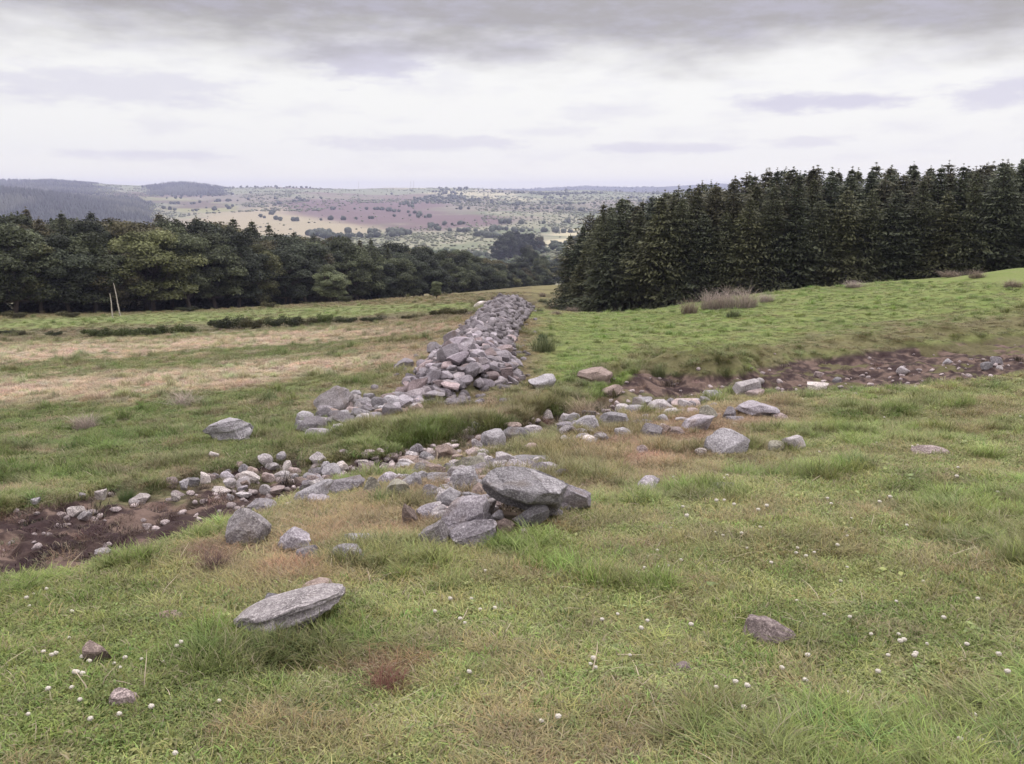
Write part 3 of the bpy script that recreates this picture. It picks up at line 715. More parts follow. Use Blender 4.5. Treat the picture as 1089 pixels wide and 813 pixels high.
def tubes(segs, sides=6):     # segs: (p0,p1,r0,r1)
    Vs, Fs, off = [], [], 0
    for p0,p1,r0,r1 in segs:
        p0 = np.array(p0,float); p1 = np.array(p1,float); d = p1-p0; d /= np.linalg.norm(d)+1e-9
        a = np.cross(d,[0,0,1] if abs(d[2])<.9 else [1,0,0]); a /= np.linalg.norm(a); b = np.cross(d,a)
        an = np.linspace(0,2*math.pi,sides,endpoint=False); ring = np.cos(an)[:,None]*a+np.sin(an)[:,None]*b
        Vs += [p0+ring*r0,p1+ring*r1]
        for q in range(sides): Fs.append((off+q,off+(q+1)%sides,off+sides+(q+1)%sides,off+sides+q))
        off += 2*sides
    return np.concatenate(Vs), np.array(Fs)
def broadleaf(seed, spread=.40, low=.12, nb=34, nleaf=560, leaf=.0145):
    r = np.random.default_rng(seed); segs = []; cz = (1+low)/2; az_ = (1-low)/2
    lean = r.uniform(-.03,.03,2); pts = [np.array([0,0,-.03])]
    for q in range(1,6): pts.append(np.array([lean[0]*q+r.normal()*.006,lean[1]*q+r.normal()*.006,.14*q]))
    for q in range(5): segs.append((pts[q],pts[q+1],.024*(1-.15*q),.024*(1-.15*(q+1))))
    Pt, Nm, Tn = [], [], []
    for b in range(nb):
        u = r.normal(size=3); u /= np.linalg.norm(u); rad = r.uniform(.45,.86)
        zf = u[2]*rad; wf = math.sqrt(max(1-max(zf,-.2)**2*.9,.1))
        cpos = np.array([u[0]*rad*spread*wf,u[1]*rad*spread*wf,cz+zf*az_*.98])
        br = r.uniform(.06,.125); tint = r.uniform(.55,1.5)
        st = pts[min(5,max(1,int(cpos[2]/.14)-1))]; mid = (st+cpos)/2+np.array([0,0,-.02]); segs += [(st,mid,.009,.006),(mid,cpos,.006,.002)]
        m = int(nleaf*(br/.1)**2)
        d = r.normal(size=(m,3)); d /= np.linalg.norm(d,axis=1,keepdims=True); d[:,2] = np.where(d[:,2]<-.35,-d[:,2]*.6,d[:,2])
        rad2 = br*r.uniform(.55,1.12,size=(m,1)); p = cpos+d*rad2*np.array([1.12,1.12,.92])
        Pt.append(p); Nm.append(d+r.normal(size=(m,3))*.6+np.array([0,0,.2])); Tn.append(np.full(m,tint)*r.uniform(.55,1.45,m))
    Pt = np.concatenate(Pt); Nm = np.concatenate(Nm); Tn = np.concatenate(Tn)
    V,Fq = quads(Pt,Nm,leaf*r.uniform(.7,1.3,len(Pt)),1.0,r)
    col = np.repeat(Tn,4)[:,None]*np.array([[.094,.104,.068]])
    TV,TF = tubes(segs)
    return mesh_np('trunk',TV,TF,M_bark,True), mesh_np('crown',V,Fq,M_leaf,False,{'tint':col})
def conifer(seed, rad=.19, low=.08, full=.6, nw=54):
    r = np.random.default_rng(seed); Pt, Nm, Tn, Sz, Up = [], [], [], [], []
    segs = [((0,0,-.05),(0,0,.5),.016,.010),((0,0,.5),(0,0,1.0),.010,.0015)]
    for wz in range(nw):
        z = low+(1-low)*(wz+r.uniform(-.3,.3))/nw
        if z>.985: continue
        tz = (z-low)/(1-low); L = rad*min((1-tz)**full*1.15+.006,1.0)*r.uniform(.72,1.15)*(.9+.2*math.sin(tz*9+seed))
        nbr = 8 if tz<.8 else 6; a0 = r.uniform(0,6.28)
        for b in range(nbr):
            a = a0+b*2*math.pi/nbr+r.uniform(-.25,.25); l = L*r.uniform(.72,1.12); dirv = np.array([math.cos(a),math.sin(a),0])
            rise = -.18+.65*tz**1.6
            nseg = max(3,int(l/.017)); s = (np.arange(nseg)+.6)/nseg; tint = r.uniform(.5,1.35)
            zc = z+l*(rise*s-.22*s*s+.10*s**3); p = dirv*l*s[:,None]+np.stack([0*s,0*s,zc],1)
            side = np.array([-math.sin(a),math.cos(a),0])
            for sd_ in (-1,0,1):
                off = side*sd_*(.016+.02*(1-s))[:,None]*(l/.15+.35)
                Pt.append(p+off+r.normal(size=p.shape)*.004); Nm.append(np.tile(np.array([0,0,1.])+dirv*.25,(nseg,1))+r.normal(size=(nseg,3))*.45)
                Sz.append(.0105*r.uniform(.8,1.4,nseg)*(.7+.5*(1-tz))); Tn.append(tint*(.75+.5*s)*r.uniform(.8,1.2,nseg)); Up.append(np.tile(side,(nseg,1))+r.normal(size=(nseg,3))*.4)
            if b%2==0 and low>.1 or tz<.3: segs.append(((0,0,z),tuple(dirv*l*.7+np.array([0,0,z-.05*l])),.0035,.001))
    # leader
    s = np.linspace(.955,1.02,10); Pt.append(np.stack([0*s,0*s,s],1)+r.normal(size=(10,3))*.002); Nm.append(r.normal(size=(10,3))); Sz.append(np.full(10,.007)); Tn.append(np.full(10,1.)); Up.append(np.tile([0,0,1.],(10,1)))
    Pt = np.concatenate(Pt); Nm = np.concatenate(Nm); Sz = np.concatenate(Sz); Tn = np.concatenate(Tn); Up = np.concatenate(Up)
    V,Fq = quads(Pt,Nm,Sz,1.5,r,Up)
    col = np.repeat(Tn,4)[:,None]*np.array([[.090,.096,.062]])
    TV,TF = tubes(segs,5)
    return mesh_np('trunk',TV,TF,M_bark,True), mesh_np('crown',V,Fq,M_leaf,False,{'tint':col})
BL = [broadleaf(s,sp,lo_,nb) for s,sp,lo_,nb in ((1,.40,.0,60),(2,.36,.02,54),(3,.44,.0,64),(4,.34,.05,48),(5,.38,.02,56))]
CN = [conifer(s,rd,lo_,fu) for s,rd,lo_,fu in ((1,.27,.03,.62),(2,.24,.05,.66),(3,.30,.02,.5),(4,.25,.2,.65),(5,.23,.04,.74),(6,.26,.03,.7))]
def tree(kind, var, x, y, h, label, cat, group, tint=(1,1,1), wide=1.0, z=None, name=None):
    src = (BL if kind=='b' else CN)[var]
    z = float(Tz(np.array([x]),np.array([y]))[0]) if z is None else z
    e = bpy.data.objects.new(name or ('broadleaf_tree' if kind=='b' else 'spruce_tree'),None); C.objects.link(e)
    e.location = (x,y,z-.05); e.rotation_euler = (0,0,random.uniform(0,6.28)); e.scale = (h*wide,h*wide,h); e.empty_display_size = .1
    tr_ = bpy.data.objects.new('trunk',src[0]); cr = bpy.data.objects.new('crown',src[1])
    for o in (tr_,cr): C.objects.link(o); o.parent = e
    j = random.uniform(.85,1.15); cr.color = (tint[0]*j,tint[1]*j,tint[2]*j,1)
    tag(e,label,cat,group); return e
ORD = ['first','second','third','fourth','fifth','sixth','seventh','eighth','ninth','tenth','eleventh','twelfth','thirteenth','fourteenth','fifteenth','sixteenth','seventeenth','eighteenth','nineteenth','twentieth','twenty first','twenty second','twenty third','twenty fourth','twenty fifth','twenty sixth','twenty seventh','twenty eighth','twenty ninth','thirtieth']
def top_h(x, y, z, py):   # tree height so that its tip reaches an image row
    return H+sl(py)*y-z
# left wood
skyL = np.array([(-120,222),(0,226),(60,232),(110,234),(150,236),(210,236),(250,240),(300,247),(350,253),(400,258),(450,262),(500,268),(545,283),(590,296)],float)
baseL = np.array([(-120,89),(0,91),(150,102),(300,127),(450,152),(500,177),(570,235)],float)
tcol = {'bright':(1.55,1.5,1.05),'green':(.95,.98,.85),'dark':(.62,.66,.68),'brown':(1.1,.92,.80),'olive':(1.3,1.22,.92),'pale':(1.7,1.75,1.5)}
front = [(-60,'dark'),(-22,'green'),(12,'green'),(40,'olive'),(72,'dark'),(98,'green'),(118,'brown'),(160,'bright'),(200,'green'),(228,'green'),(252,'dark'),(276,'olive'),(302,'dark'),(326,'dark'),(352,'bright'),(380,'green'),(404,'dark'),(424,'green'),(442,'dark'),(460,'dark'),(478,'green'),(496,'green'),(513,'dark'),(530,'green'),(546,'olive'),(562,'green')]
cn_ = 0
for q,(px,cn) in enumerate(front):
    Y = np.interp(px,baseL[:,0],baseL[:,1]); X = (px-CX)/F*Y; z = float(Tz(np.array([X]),np.array([Y]))[0])
    tp = np.interp(px,skyL[:,0],skyL[:,1])+random.uniform(4,20)*(95/Y)**.5
    if px==160: tp = 243
    if px==352: tp = 282
    if px==118: tp = 262
    if px==352: Y -= 22; cn = 'pale';  X = (px-CX)/F*Y; z = float(Tz(np.array([X]),np.array([Y]))[0])
    h = top_h(X,Y,z,tp)*1.04; dsc = {'pale':'small bright light green','bright':'pale tipped bright green','green':'mid green','dark':'dark green','brown':'thin brownish','olive':'olive yellow topped'}[cn]
    if px>=0: cn_ += 1
    tree('b',q%5,X,Y,h,f'{dsc} broadleaf, {ORD[cn_-1]} from left, front row of left wood' if px>=0 else 'broadleaf at the cut off left end of the left wood','tree','trees of the left wood',tcol[cn],1.35 if px==160 else 1.2 if h>9 else 1.3,z)
for row in range(1,4):
    px = -110
    while px<585:
        Y = np.interp(px,baseL[:,0],baseL[:,1])+row*random.uniform(5.5,8)+random.uniform(-1,1); X = (px-CX)/F*Y; z = float(Tz(np.array([X]),np.array([Y]))[0])
        tp = np.interp(px,skyL[:,0],skyL[:,1])+random.uniform(-13,1)*(90/Y)+(3-row)*2
        h = max(top_h(X,Y,z,tp),5); con = random.random()<.5 and px<420
        cn = random.choice(['dark','brown','dark','green','green'])
        where = 'left end' if px<150 else 'middle' if px<350 else 'far right end'
        ln = ['','second','third','rearmost'][row]
        tree('c' if con else 'b',random.randrange(5),X,Y,h,f'{ {"dark":"dark","brown":"brownish","green":"mid green"}[cn]} {"conifer" if con else "broadleaf"} in the {ln} row at the {where} of the left wood','tree','trees behind the front row of the left wood',tcol[cn],1.25 if con else 1.1,z,name='conifer_tree' if con else None)
        px += random.uniform(17,26)*(100/Y)**.6*1.2
# small weeping tree in front of the left wood and mid valley trees
X,Y,z = ground_hit(465,318.5,ymin=50); tree('b',3,X,Y,(318.5-297)/F*Y,'small pale drooping tree standing alone before the left wood','tree',None,tcol['pale'],1.0,z)
# right plantation
skyR = np.array([(598,262),(606,248),(620,236),(640,222),(665,214),(700,207),(740,200),(770,196),(800,187),(850,184),(900,181),(950,180),(1000,177),(1089,171),(1300,162)],float)
fr = [606,622,640,658,678,700,722,745,768,792,816,841,866,892,918,944,970,997,1024,1052,1082,1112,1145,1180,1220]
for q,px in enumerate(fr):
    Y = np.interp(px,[600,640,740,840,950,1089,1300],[78,68,62,61,60,58,57])+random.uniform(-.6,.6); X = (px-CX)/F*Y; z = float(Tz(np.array([X]),np.array([Y]))[0])
    tp = np.interp(px,skyR[:,0],skyR[:,1])+random.choice((2,7,12,20,28)); h = top_h(X,Y,z,tp)
    dsc = 'olive tinged' if q%4==1 else 'dense dark' if q%2 else 'deep green'
    v_ = 3 if q in (1,3,4,5) else (0,2,1,5,4,2,0)[q%7]
    lab = f'{dsc} spruce, {ORD[q]} from the left along the plantation front' if px<1095 else 'spruce at the hidden right end of the plantation front'
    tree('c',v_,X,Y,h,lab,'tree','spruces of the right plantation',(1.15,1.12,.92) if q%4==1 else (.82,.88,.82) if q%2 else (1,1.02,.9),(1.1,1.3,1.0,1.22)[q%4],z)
for row in range(1,6):
    px = 612+row*7
    while px<1230:
        Y = np.interp(px,[600,640,740,840,950,1089,1300],[78,68,62,61,60,58,57])+row*2.6+random.uniform(-.9,.9); X = (px-CX)/F*Y; z = float(Tz(np.array([X]),np.array([Y]))[0])
        tp = np.interp(px,skyR[:,0],skyR[:,1])+random.choice((-5,-2,0,3,6,9)); h = top_h(X,Y,z,tp)
        where = 'left third' if px<770 else 'middle third' if px<940 else 'right third'
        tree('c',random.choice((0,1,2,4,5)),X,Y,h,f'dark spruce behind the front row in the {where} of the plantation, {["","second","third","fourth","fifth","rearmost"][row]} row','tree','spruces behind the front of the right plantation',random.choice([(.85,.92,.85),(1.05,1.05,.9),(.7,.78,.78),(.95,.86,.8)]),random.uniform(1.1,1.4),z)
        px += random.uniform(15,24)
# valley trees seen through the gap between the two woods
gap = [(560,262,303,.9,340,'dark'),(575,270,306,1,330,'green'),(590,278,308,1.1,320,'dark'),(604,284,309,1.1,300,'green'),(531,246,262,1.2,720,'dark'),(541,240,262,1,740,'dark'),(552,237,258,1,760,'dark'),(562,238,256,1,780,'dark'),(573,243,256,1,800,'brown'),
       (563,252,270,.8,620,'olive'),(549,254,264,1.2,640,'pale'),(536,268,281,1.4,520,'olive'),(560,271,287,1.3,480,'green'),(583,266,282,1.4,500,'dark'),(597,268,286,1.4,480,'dark'),(572,252,260,1,650,'green'),(545,283,300,1.2,400,'olive'),(575,262,276,1.1,560,'pale'),(590,262,272,1.2,600,'olive'),(606,262,275,1.2,600,'pale')]
gl = ['dark tree at the foot of the valley gap, leftmost of four beside the wood','mid green tree, second of four at the foot of the valley gap','dark tree, third of four at the foot of the valley gap','mid green tree nearest the spruces at the foot of the valley gap','low dark tree at the left end of the dark clump in the valley','second tree from the left in the dark valley clump','tallest tree in the middle of the dark valley clump','fourth tree in the dark valley clump','brownish tree at the right end of the dark valley clump','slim olive tree standing alone below the dark valley clump','pale bushy tree left of the slim olive one','rounded olive tree on the valley slope above the left wood','round green tree in the middle of the valley gap','dark tree left of a pair in the valley gap','dark tree right of a pair in the valley gap','small green tree at the tip of the pale valley field','olive bushy tree just above the left wood end','pale rounded tree under the pale valley field','olive tree under the middle of the pale valley field','pale tree half hidden by the first spruce']
for q,(px,t0,b0,wd,Y,cn) in enumerate(gap):
    X = (px-CX)/F*Y; z = float(Tz(np.array([X]),np.array([float(Y)]))[0]); hh = top_h(X,Y,z,t0)
    if hh<(b0-t0)/F*Y*.7: hh = (b0-t0)/F*Y
    hh = min(hh,(b0-t0)/F*Y*1.5)
    tree('b',q%5,X,float(Y),hh,gl[q],'tree','trees in the valley gap',tcol[cn],wd,z)

for q in range(16):
    px = 516+q*5.6; Y = random.uniform(250,430); X = (px-CX)/F*Y; z = float(Tz(np.array([X]),np.array([Y]))[0])
    cn = random.choice(['dark','green','green','olive']); tp = np.interp(px,[516,560,606],[270,276,280])+random.uniform(-3,14); h = min(max(top_h(X,Y,z,tp),6),20)
    tree('b',q%5,X,Y,h,f'{ {"dark":"dark green","green":"mid green","olive":"olive green"}[cn]} rounded tree in the low wood filling the valley gap','tree','low wood in the valley gap',tcol[cn],1.2,z)
# ------------------------------------------------------------------ far scrub, forests (read as a mass)
def clumps(name, pts, hs, wide, label, cat, cols, seed=3, cone=False):
    r = np.random.default_rng(seed); n = len(pts); V0,F0 = ICO[2 if n<6000 else 1]; V0 = V0.copy()
    if cone:
        a = np.linspace(0,2*math.pi,6,endpoint=False); V0 = np.concatenate([np.stack([np.cos(a),np.sin(a),-1+0*a],1),np.stack([.6*np.cos(a+.5),.6*np.sin(a+.5),0*a],1),[[0,0,1.2]]])
        F0 = []
        for q in range(6): F0 += [(q,(q+1)%6,6+q),((q+1)%6,6+(q+1)%6,6+q),(6+q,6+(q+1)%6,12)]
        F0 = np.array(F0)
    m = len(V0); P_ = np.asarray(pts); hs = np.asarray(hs).reshape(-1,1,1)
    jit = r.uniform(.72,1.25,size=(n,m,1)); V = V0[None]*jit; rot = r.uniform(0,6.28,n); c0,s0 = np.cos(rot)[:,None],np.sin(rot)[:,None]
    V = np.stack([V[...,0]*c0-V[...,1]*s0,V[...,0]*s0+V[...,1]*c0,V[...,2]],-1)*np.array([wide,wide,.5])*hs
    V = V+P_[:,None,:]+np.array([0,0,.42])*hs
    Fq = (F0[None]+np.arange(n)[:,None,None]*m).reshape(-1,3)
    col = np.repeat(np.asarray(cols),m,0)*r.uniform(.85,1.15,size=(n*m,1))
    o = obj(name,mesh_np(name,V.reshape(-1,3),Fq,M_leaf,False,{'tint':col})); tag(o,label,cat,kind='stuff'); return o
def scatter_px(n, dens, ylo, yhi, seed, klim=(-.72,.35)):
    r = np.random.default_rng(seed); Y = np.exp(r.uniform(math.log(ylo),math.log(yhi),n)); k_ = r.uniform(klim[0],klim[1],n); X = k_*Y
    z = Tz(X,Y,False); px,py = proj(X,Y,z); d = dens(px,py,X,Y); keep = r.random(n)<d
    return X[keep],Y[keep],z[keep],px[keep],py[keep]
def dens1(px,py,X,Y):
    cl = sstep(fbm(X/70,Y/70,71,3),.42,.58)
    d = .30+.70*cl*sstep(fbm(X/240,Y/240,72,3),.34,.52)
    def e(cx,cy,rx,ry): return ((px-cx)/rx)**2+((py-cy)/ry)**2<1
    d = d*np.where(e(300,238,125,13)|e(205,214,60,6)|e(425,229,90,13)|e(215,222,50,5)|e(610,256,36,8),.03,1)
    d = d*np.where(e(400,208,80,5)|e(500,207,70,2.5),.25,1)
    return d*(px<760)
X,Y,z,px,py = scatter_px(62000,dens1,420,3400,5)
r_ = np.random.default_rng(1)
base = np.array([[.145,.155,.10]]) ; cols = base*r_.uniform(.6,1.7,size=(len(X),1))+r_.random((len(X),1))*np.array([[.05,.05,.02]])
clumps('hillside_scrub',np.stack([X,Y,z],1),r_.uniform(1.0,3.0,len(X))*(1+.5*(Y>1800)),1.0,'scattered pale green scrub dotting the far valley side','scrub',cols)
def dens2(px,py,X,Y):
    return ((Y>1150)&(Y<2300)&(px<172)&(px>-60)).astype(float)*sstep(px,172,150)+((Y>2500)&(Y<3650)&(px<125+30*np.sin(Y/300))).astype(float)*.8+((Y>2500+400*((px-200)/46)**2)&(Y<3650)&(px>150)&(px<246)&(py<208)).astype(float)
X,Y,z,px,py = scatter_px(42000,dens2,1150,3700,6,(-.75,-.3))
cols = np.array([[.060,.066,.066]])*r_.uniform(.7,1.5,size=(len(X),1))+sstep(fbm(X/120,Y/120,73,3),.5,.6)[:,None]*np.array([[.05,.05,.035]])
clumps('distant_forest',np.stack([X,Y,z],1),r_.uniform(8,16,len(X))*np.where(Y>2450,np.where(px<150,np.clip((135-px)/60,.35,1.3),np.clip(1.5-((px-198)/48)**2*1.4,.25,1.5)),np.clip((172-px)/25,.3,1)),.28,'blue green conifer forest covering the far left hills','forest',cols,cone=True)
def dens3(px,py,X,Y): return ((np.abs(fbm(X/340,Y/340,88,3)-.5)<.011)&(Y>700)&(Y<3500)&(px<700)).astype(float)*.9+((fbm(X/200,Y/200,89,3)>.63)&(Y>900)&(Y<3300)&(px>440)&(px<700)).astype(float)*.8+((px>240)&(px<350)&(Y>3500)).astype(float)*.35+((px>475)&(px<700)&(Y>5300)).astype(float)*.5+((px>225)&(px<360)&(py>226)&(py<262)&(Y>300)&(Y<800)).astype(float)
X,Y,z,px,py = scatter_px(30000,dens3,300,6300,8,(-.5,.2)); 
cols = np.array([[.075,.088,.06]])*r_.uniform(.7,1.4,size=(len(X),1)); clumps('distant_woodland',np.stack([X,Y,z],1),r_.uniform(5,10,len(X)),.55,'low belts of woodland along the far ridges','woodland',cols)
def dens4(px,py,X,Y): return (.75*(px<640)).astype(float) if False else np.where((Y>470)&(Y<900)&(px<640),.7,0.)
X,Y,z,px,py = scatter_px(3200,dens4,270,900,9,(-.6,.14))
cols = np.array([[.07,.09,.045]])*r_.uniform(.6,1.7,size=(len(X),1)); 
clumps('valley_woodland',np.stack([X,Y,z],1),r_.uniform(3,6.5,len(X)),.7,'bushy mixed woodland filling the valley floor','woodland',cols)

# ------------------------------------------------------------------ bushes, posts, weeds
def bush_mesh(seed, col=(.045,.055,.028), n=2600, leaf=.045):
    r = np.random.default_rng(seed); Pt, Nm, Tn = [], [], []
    for b in range(12):
        cpos = np.array([r.uniform(-.75,.75),r.uniform(-.6,.6),r.uniform(.15,.6)]); br = r.uniform(.22,.4); m = n//12
        d = r.normal(size=(m,3)); d /= np.linalg.norm(d,axis=1,keepdims=True); p = cpos+d*br*r.uniform(.5,1.1,size=(m,1)); p[:,2] = np.abs(p[:,2])
        Pt.append(p); Nm.append(d+r.normal(size=(m,3))*.6+[0,0,.4]); Tn.append(r.uniform(.6,1.3)*r.uniform(.7,1.3,m))
    Pt = np.concatenate(Pt); Nm = np.concatenate(Nm); Tn = np.concatenate(Tn); V,Fq = quads(Pt,Nm,leaf*r.uniform(.7,1.3,len(Pt)),1,r)
    segs = [((0,0,-.1),(r.uniform(-.6,.6),r.uniform(-.5,.5),r.uniform(.3,.7)),.03,.008) for _ in range(7)]
    TV,TF = tubes(segs,5)
    return mesh_np('foliage',V,Fq,M_leaf,False,{'tint':np.repeat(Tn,4)[:,None]*np.array([col])}), mesh_np('stem',TV,TF,M_bark,True)
BM = [bush_mesh(q) for q in (1,2,3)]
def bush(x0,y0,x1,y1,label,col,grp='bushes along the old hedge line',cat='bush',ymin=30):
    X,Y,z = ground_hit((x0+x1)/2,y1,ymin=ymin); W = (x1-x0)/F*Y*1.4; hh = (y1-y0)/F*Y*1.0
    e = bpy.data.objects.new('bush',None); C.objects.link(e); e.location = (X,Y+W*.15,z-.03); e.scale = (W/2.1,min(W/2.1,hh*1.3),hh/.95); e.rotation_euler = (0,0,random.uniform(-.3,.3))
    m = BM[random.randrange(3)]
    f_ = bpy.data.objects.new('foliage',m[0]); s_ = bpy.data.objects.new('stem',m[1])
    for o in (f_,s_): C.objects.link(o); o.parent = e
    f_.color = col+(1,); tag(e,label,cat,grp)
g1 = (.9,.85,.8); g2 = (1.5,1.55,1.0); g3 = (1.3,1.0,.85)
for a in [(-4,350,12,357,'small dark bush at the left edge of the hedge line',g1),(14,350,27,357,'second dark bush from the left on the hedge line',g3),(50,351,66,358,'little dark bush between the left edge and the green hedge',g1),
          (80,348,112,359,'low green bush at the left end of the long green hedge',g2),(108,347,142,359,'middle left bush of the long green hedge',g2),(138,346,172,358,'middle right bush of the long green hedge',g2),(168,344,202,356,'right end bush of the long green hedge',g2),
          (218,337,242,351,'dark gorse bush, left of the dark trio',g1),(238,334,264,350,'tallest dark gorse bush in the middle of the dark trio',g1),(258,337,282,350,'dark gorse bush, right of the dark trio',g3),
          (282,336,302,349,'dark bush at the left of the second dark group',g1),(298,334,322,348,'broad dark bush in the second dark group',g1),(318,336,340,346,'dark bush with red tinge at the right of the second group',g3),(338,332,356,345,'yellow green bush beside the second dark group',g2),
          (356,336,382,345,'low dark bush right of the yellow green one',g1),(378,336,408,344,'long low dark bush on the hedge line',g1),(424,334,442,341,'small dark bush before the wall',g3),(452,328,478,337,'brown bush left of the far wall end',g3),(474,327,500,336,'brown bush touching the far wall end',g3),
          (278,320,294,328,'round brown bush on the wood edge',g3)]:
    bush(*a)
for a in [(360,313,376,322,'dark shrub beside the grey post',g1),(60,331,86,338,'low brown shrub under the left wood',g3),(0,331,30,339,'brown undergrowth shrub at the left edge',g3),(180,326,206,332,'low shrub under the pale tipped tree',g1)]:
    bush(*a,grp='shrubs at the foot of the left wood',ymin=70)
def post(px,py0,py1,wpx,lean,label,mat,ymin=60,name='post',cat='post'):
    X,Y,z = ground_hit(px,py1,ymin=ymin); hh = (py1-py0)/F*Y; r0 = wpx/F*Y/2
    r = np.random.default_rng(int(px)); segs = []; p = np.array([0,0,-.2]); 
    for q in range(5):
        p2 = np.array([lean*hh*(q+1)/5+r.normal()*.02,r.normal()*.02,hh*(q+1)/5]); segs.append((p,p2,r0*(1-.1*q),r0*(1-.1*(q+1)))); p = p2
    TV,TF = tubes(segs,8); tag(obj(name,mesh_np(name,TV,TF,mat,True),None,(X,Y,z)),label,cat,'bare poles before the left wood')
post(120,312,339,1.6,.0,'left of the two pale bare poles before the left wood',M_pale)
post(128,301,336,1.6,-.1,'taller leaning right one of the two pale bare poles',M_pale)
post(281,300,322,1.3,0,'grey bare pole under the olive topped tree',M_pale,80)
post(394,303,318,1.2,0,'grey bare pole beside the dark shrub',M_pale,90)
# thin masts on the skyline
for px,lab in ((386,'left of two faint masts on the skyline'),(440,'right of two faint masts on the skyline'),(443,'faint mast close beside the right skyline mast')):
    Y = 3700.; X = (px-CX)/F*Y; z = float(Tz(np.array([X]),np.array([Y]))[0])
    TV,TF = tubes([((0,0,-2),(0,0,34),.9,.35)]+[((-2.5,0,q),(2.5,0,q),.3,.3) for q in (22,28,32)],5)
    tag(obj('radio_mast',mesh_np('radio_mast',TV,TF,M_pale),None,(X,Y,z)),lab,'mast','masts on the skyline')
# thistle beside the wall
X,Y,z = ground_hit(577,370)
th_ = bpy.data.objects.new('thistle',None); C.objects.link(th_); th_.location = (X,Y,z)
segs = [((0,0,-.02),(.03,0,.35),.012,.009),((.03,0,.35),(-.03,0,.62),.009,.005),((.03,0,.3),(.17,.03,.5),.006,.004),((.02,0,.25),(-.16,0,.42),.006,.004)]
TV,TF = tubes(segs,5); obj('stem',mesh_np('stem',TV,TF,M_green,True),th_)
Pt = rng.uniform([-.22,-.15,0],[.22,.15,.45],(260,3)); Pt[:,0] *= (1-Pt[:,2]); V_,F_ = quads(Pt,rng.normal(size=(260,3))+[0,0,.5],np.full(260,.035),1.8)
obj('leaf',mesh_np('leaf',V_,F_,M_leaf,False,{'tint':np.tile([[.06,.085,.045]],(1040,1))}),th_)
tag(th_,'tall dark thistle standing right of the tumbled wall','thistle')

# ------------------------------------------------------------------ grass
def blades(seed, n, rad, hmin, hmax, wid, lean, curl, shape='blade'):
    r = np.random.default_rng(seed); a = r.uniform(0,6.28,n); d = rad*np.sqrt(r.random(n)); x = np.cos(a)*d; y = np.sin(a)*d
    h = r.uniform(hmin,hmax,n)*(1-.35*(d/rad)); la = r.uniform(0,6.28,n); ll = np.abs(r.normal(0,lean,n))
    dirx, diry = np.cos(la),np.sin(la); wx,wy = -diry*wid/2,dirx*wid/2; wj = r.uniform(.6,1.4,n)
    lv = []
    for q,(s,ws) in enumerate(((0,1),(.4,.95),(.75,.65),(1,.08))):
        ox = x+dirx*h*(ll*s+curl*s*s*r.uniform(.3,1.3,n)); oy = y+diry*h*(ll*s+curl*s*s); oz = h*s*(1-.35*np.clip(ll+curl,0,1.4)*s)-.008*(s==0)
        lv.append((np.stack([ox-wx*ws*wj,oy-wy*ws*wj,oz],1),np.stack([ox+wx*ws*wj,oy+wy*ws*wj,oz],1)))
    V = np.stack([q for l in lv for q in l],1)           # n,8,3
    b = np.arange(n)[:,None]*8; Fq = np.concatenate([np.stack([b[:,0]+2*q,b[:,0]+2*q+1,b[:,0]+2*q+3,b[:,0]+2*q+2],1) for q in range(3)])
    tn = np.repeat(r.uniform(.65,1.35,n),8)*np.tile([.7,.7,.9,.9,1.1,1.1,1.25,1.25],n)   # darker base, lighter tip on each blade
    dry = np.repeat((r.random(n)<.14)*1.0,8)
    return V.reshape(-1,3),Fq,tn,dry
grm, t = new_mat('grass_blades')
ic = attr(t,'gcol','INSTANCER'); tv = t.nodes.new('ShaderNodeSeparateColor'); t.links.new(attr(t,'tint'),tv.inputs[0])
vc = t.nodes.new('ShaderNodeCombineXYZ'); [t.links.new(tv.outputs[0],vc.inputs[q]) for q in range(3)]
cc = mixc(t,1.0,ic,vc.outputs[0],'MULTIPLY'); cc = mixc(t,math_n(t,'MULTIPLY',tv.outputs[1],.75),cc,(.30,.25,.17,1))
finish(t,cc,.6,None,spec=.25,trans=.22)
tufts = bpy.data.collections.new('grass_sources')     # never linked into the scene itself
def add_tuft(name, parts):
    Vs,Fs,Ts,off = [],[],[],0
    for V_,F_,tn,dry in parts: Vs.append(V_); Fs.append(F_+off); Ts.append(np.stack([tn,dry,0*tn],1)); off += len(V_)
    o = bpy.data.objects.new(name,mesh_np(name,np.concatenate(Vs),np.concatenate(Fs),grm,False,{'tint':np.concatenate(Ts)})); tufts.objects.link(o)
specs = []
for q in range(5): add_tuft(f'a{q}_turf',[blades(10+q,115,.13,.02,.06,.0048,.55,.5)])
for q in range(3): add_tuft(f'b{q}_dry',[blades(20+q,70,.11,.05,.12,.0030,.7,.7),blades(40+q,50,.12,.02,.05,.004,.6,.4)])
for q in range(2): add_tuft(f'c{q}_tall',[blades(30+q,110,.10,.10,.20,.0038,.35,.5)])
# creeping leaves of clover and moss
def leaves(seed,n,rad,size,h):
    r = np.random.default_rng(seed); a = r.uniform(0,6.28,n); d = rad*np.sqrt(r.random(n)); Pt = np.stack([np.cos(a)*d,np.sin(a)*d,r.uniform(.005,h,n)],1)
    V_,F_ = quads(Pt,r.normal(size=(n,3))*.4+[0,0,1],size*r.uniform(.6,1.3,n),.9,r); return V_,F_,np.repeat(r.uniform(.7,1.3,n),4),np.zeros(4*n)
for q in range(2): add_tuft(f'd{q}_clover',[leaves(50+q,130,.12,.0085,.03)])
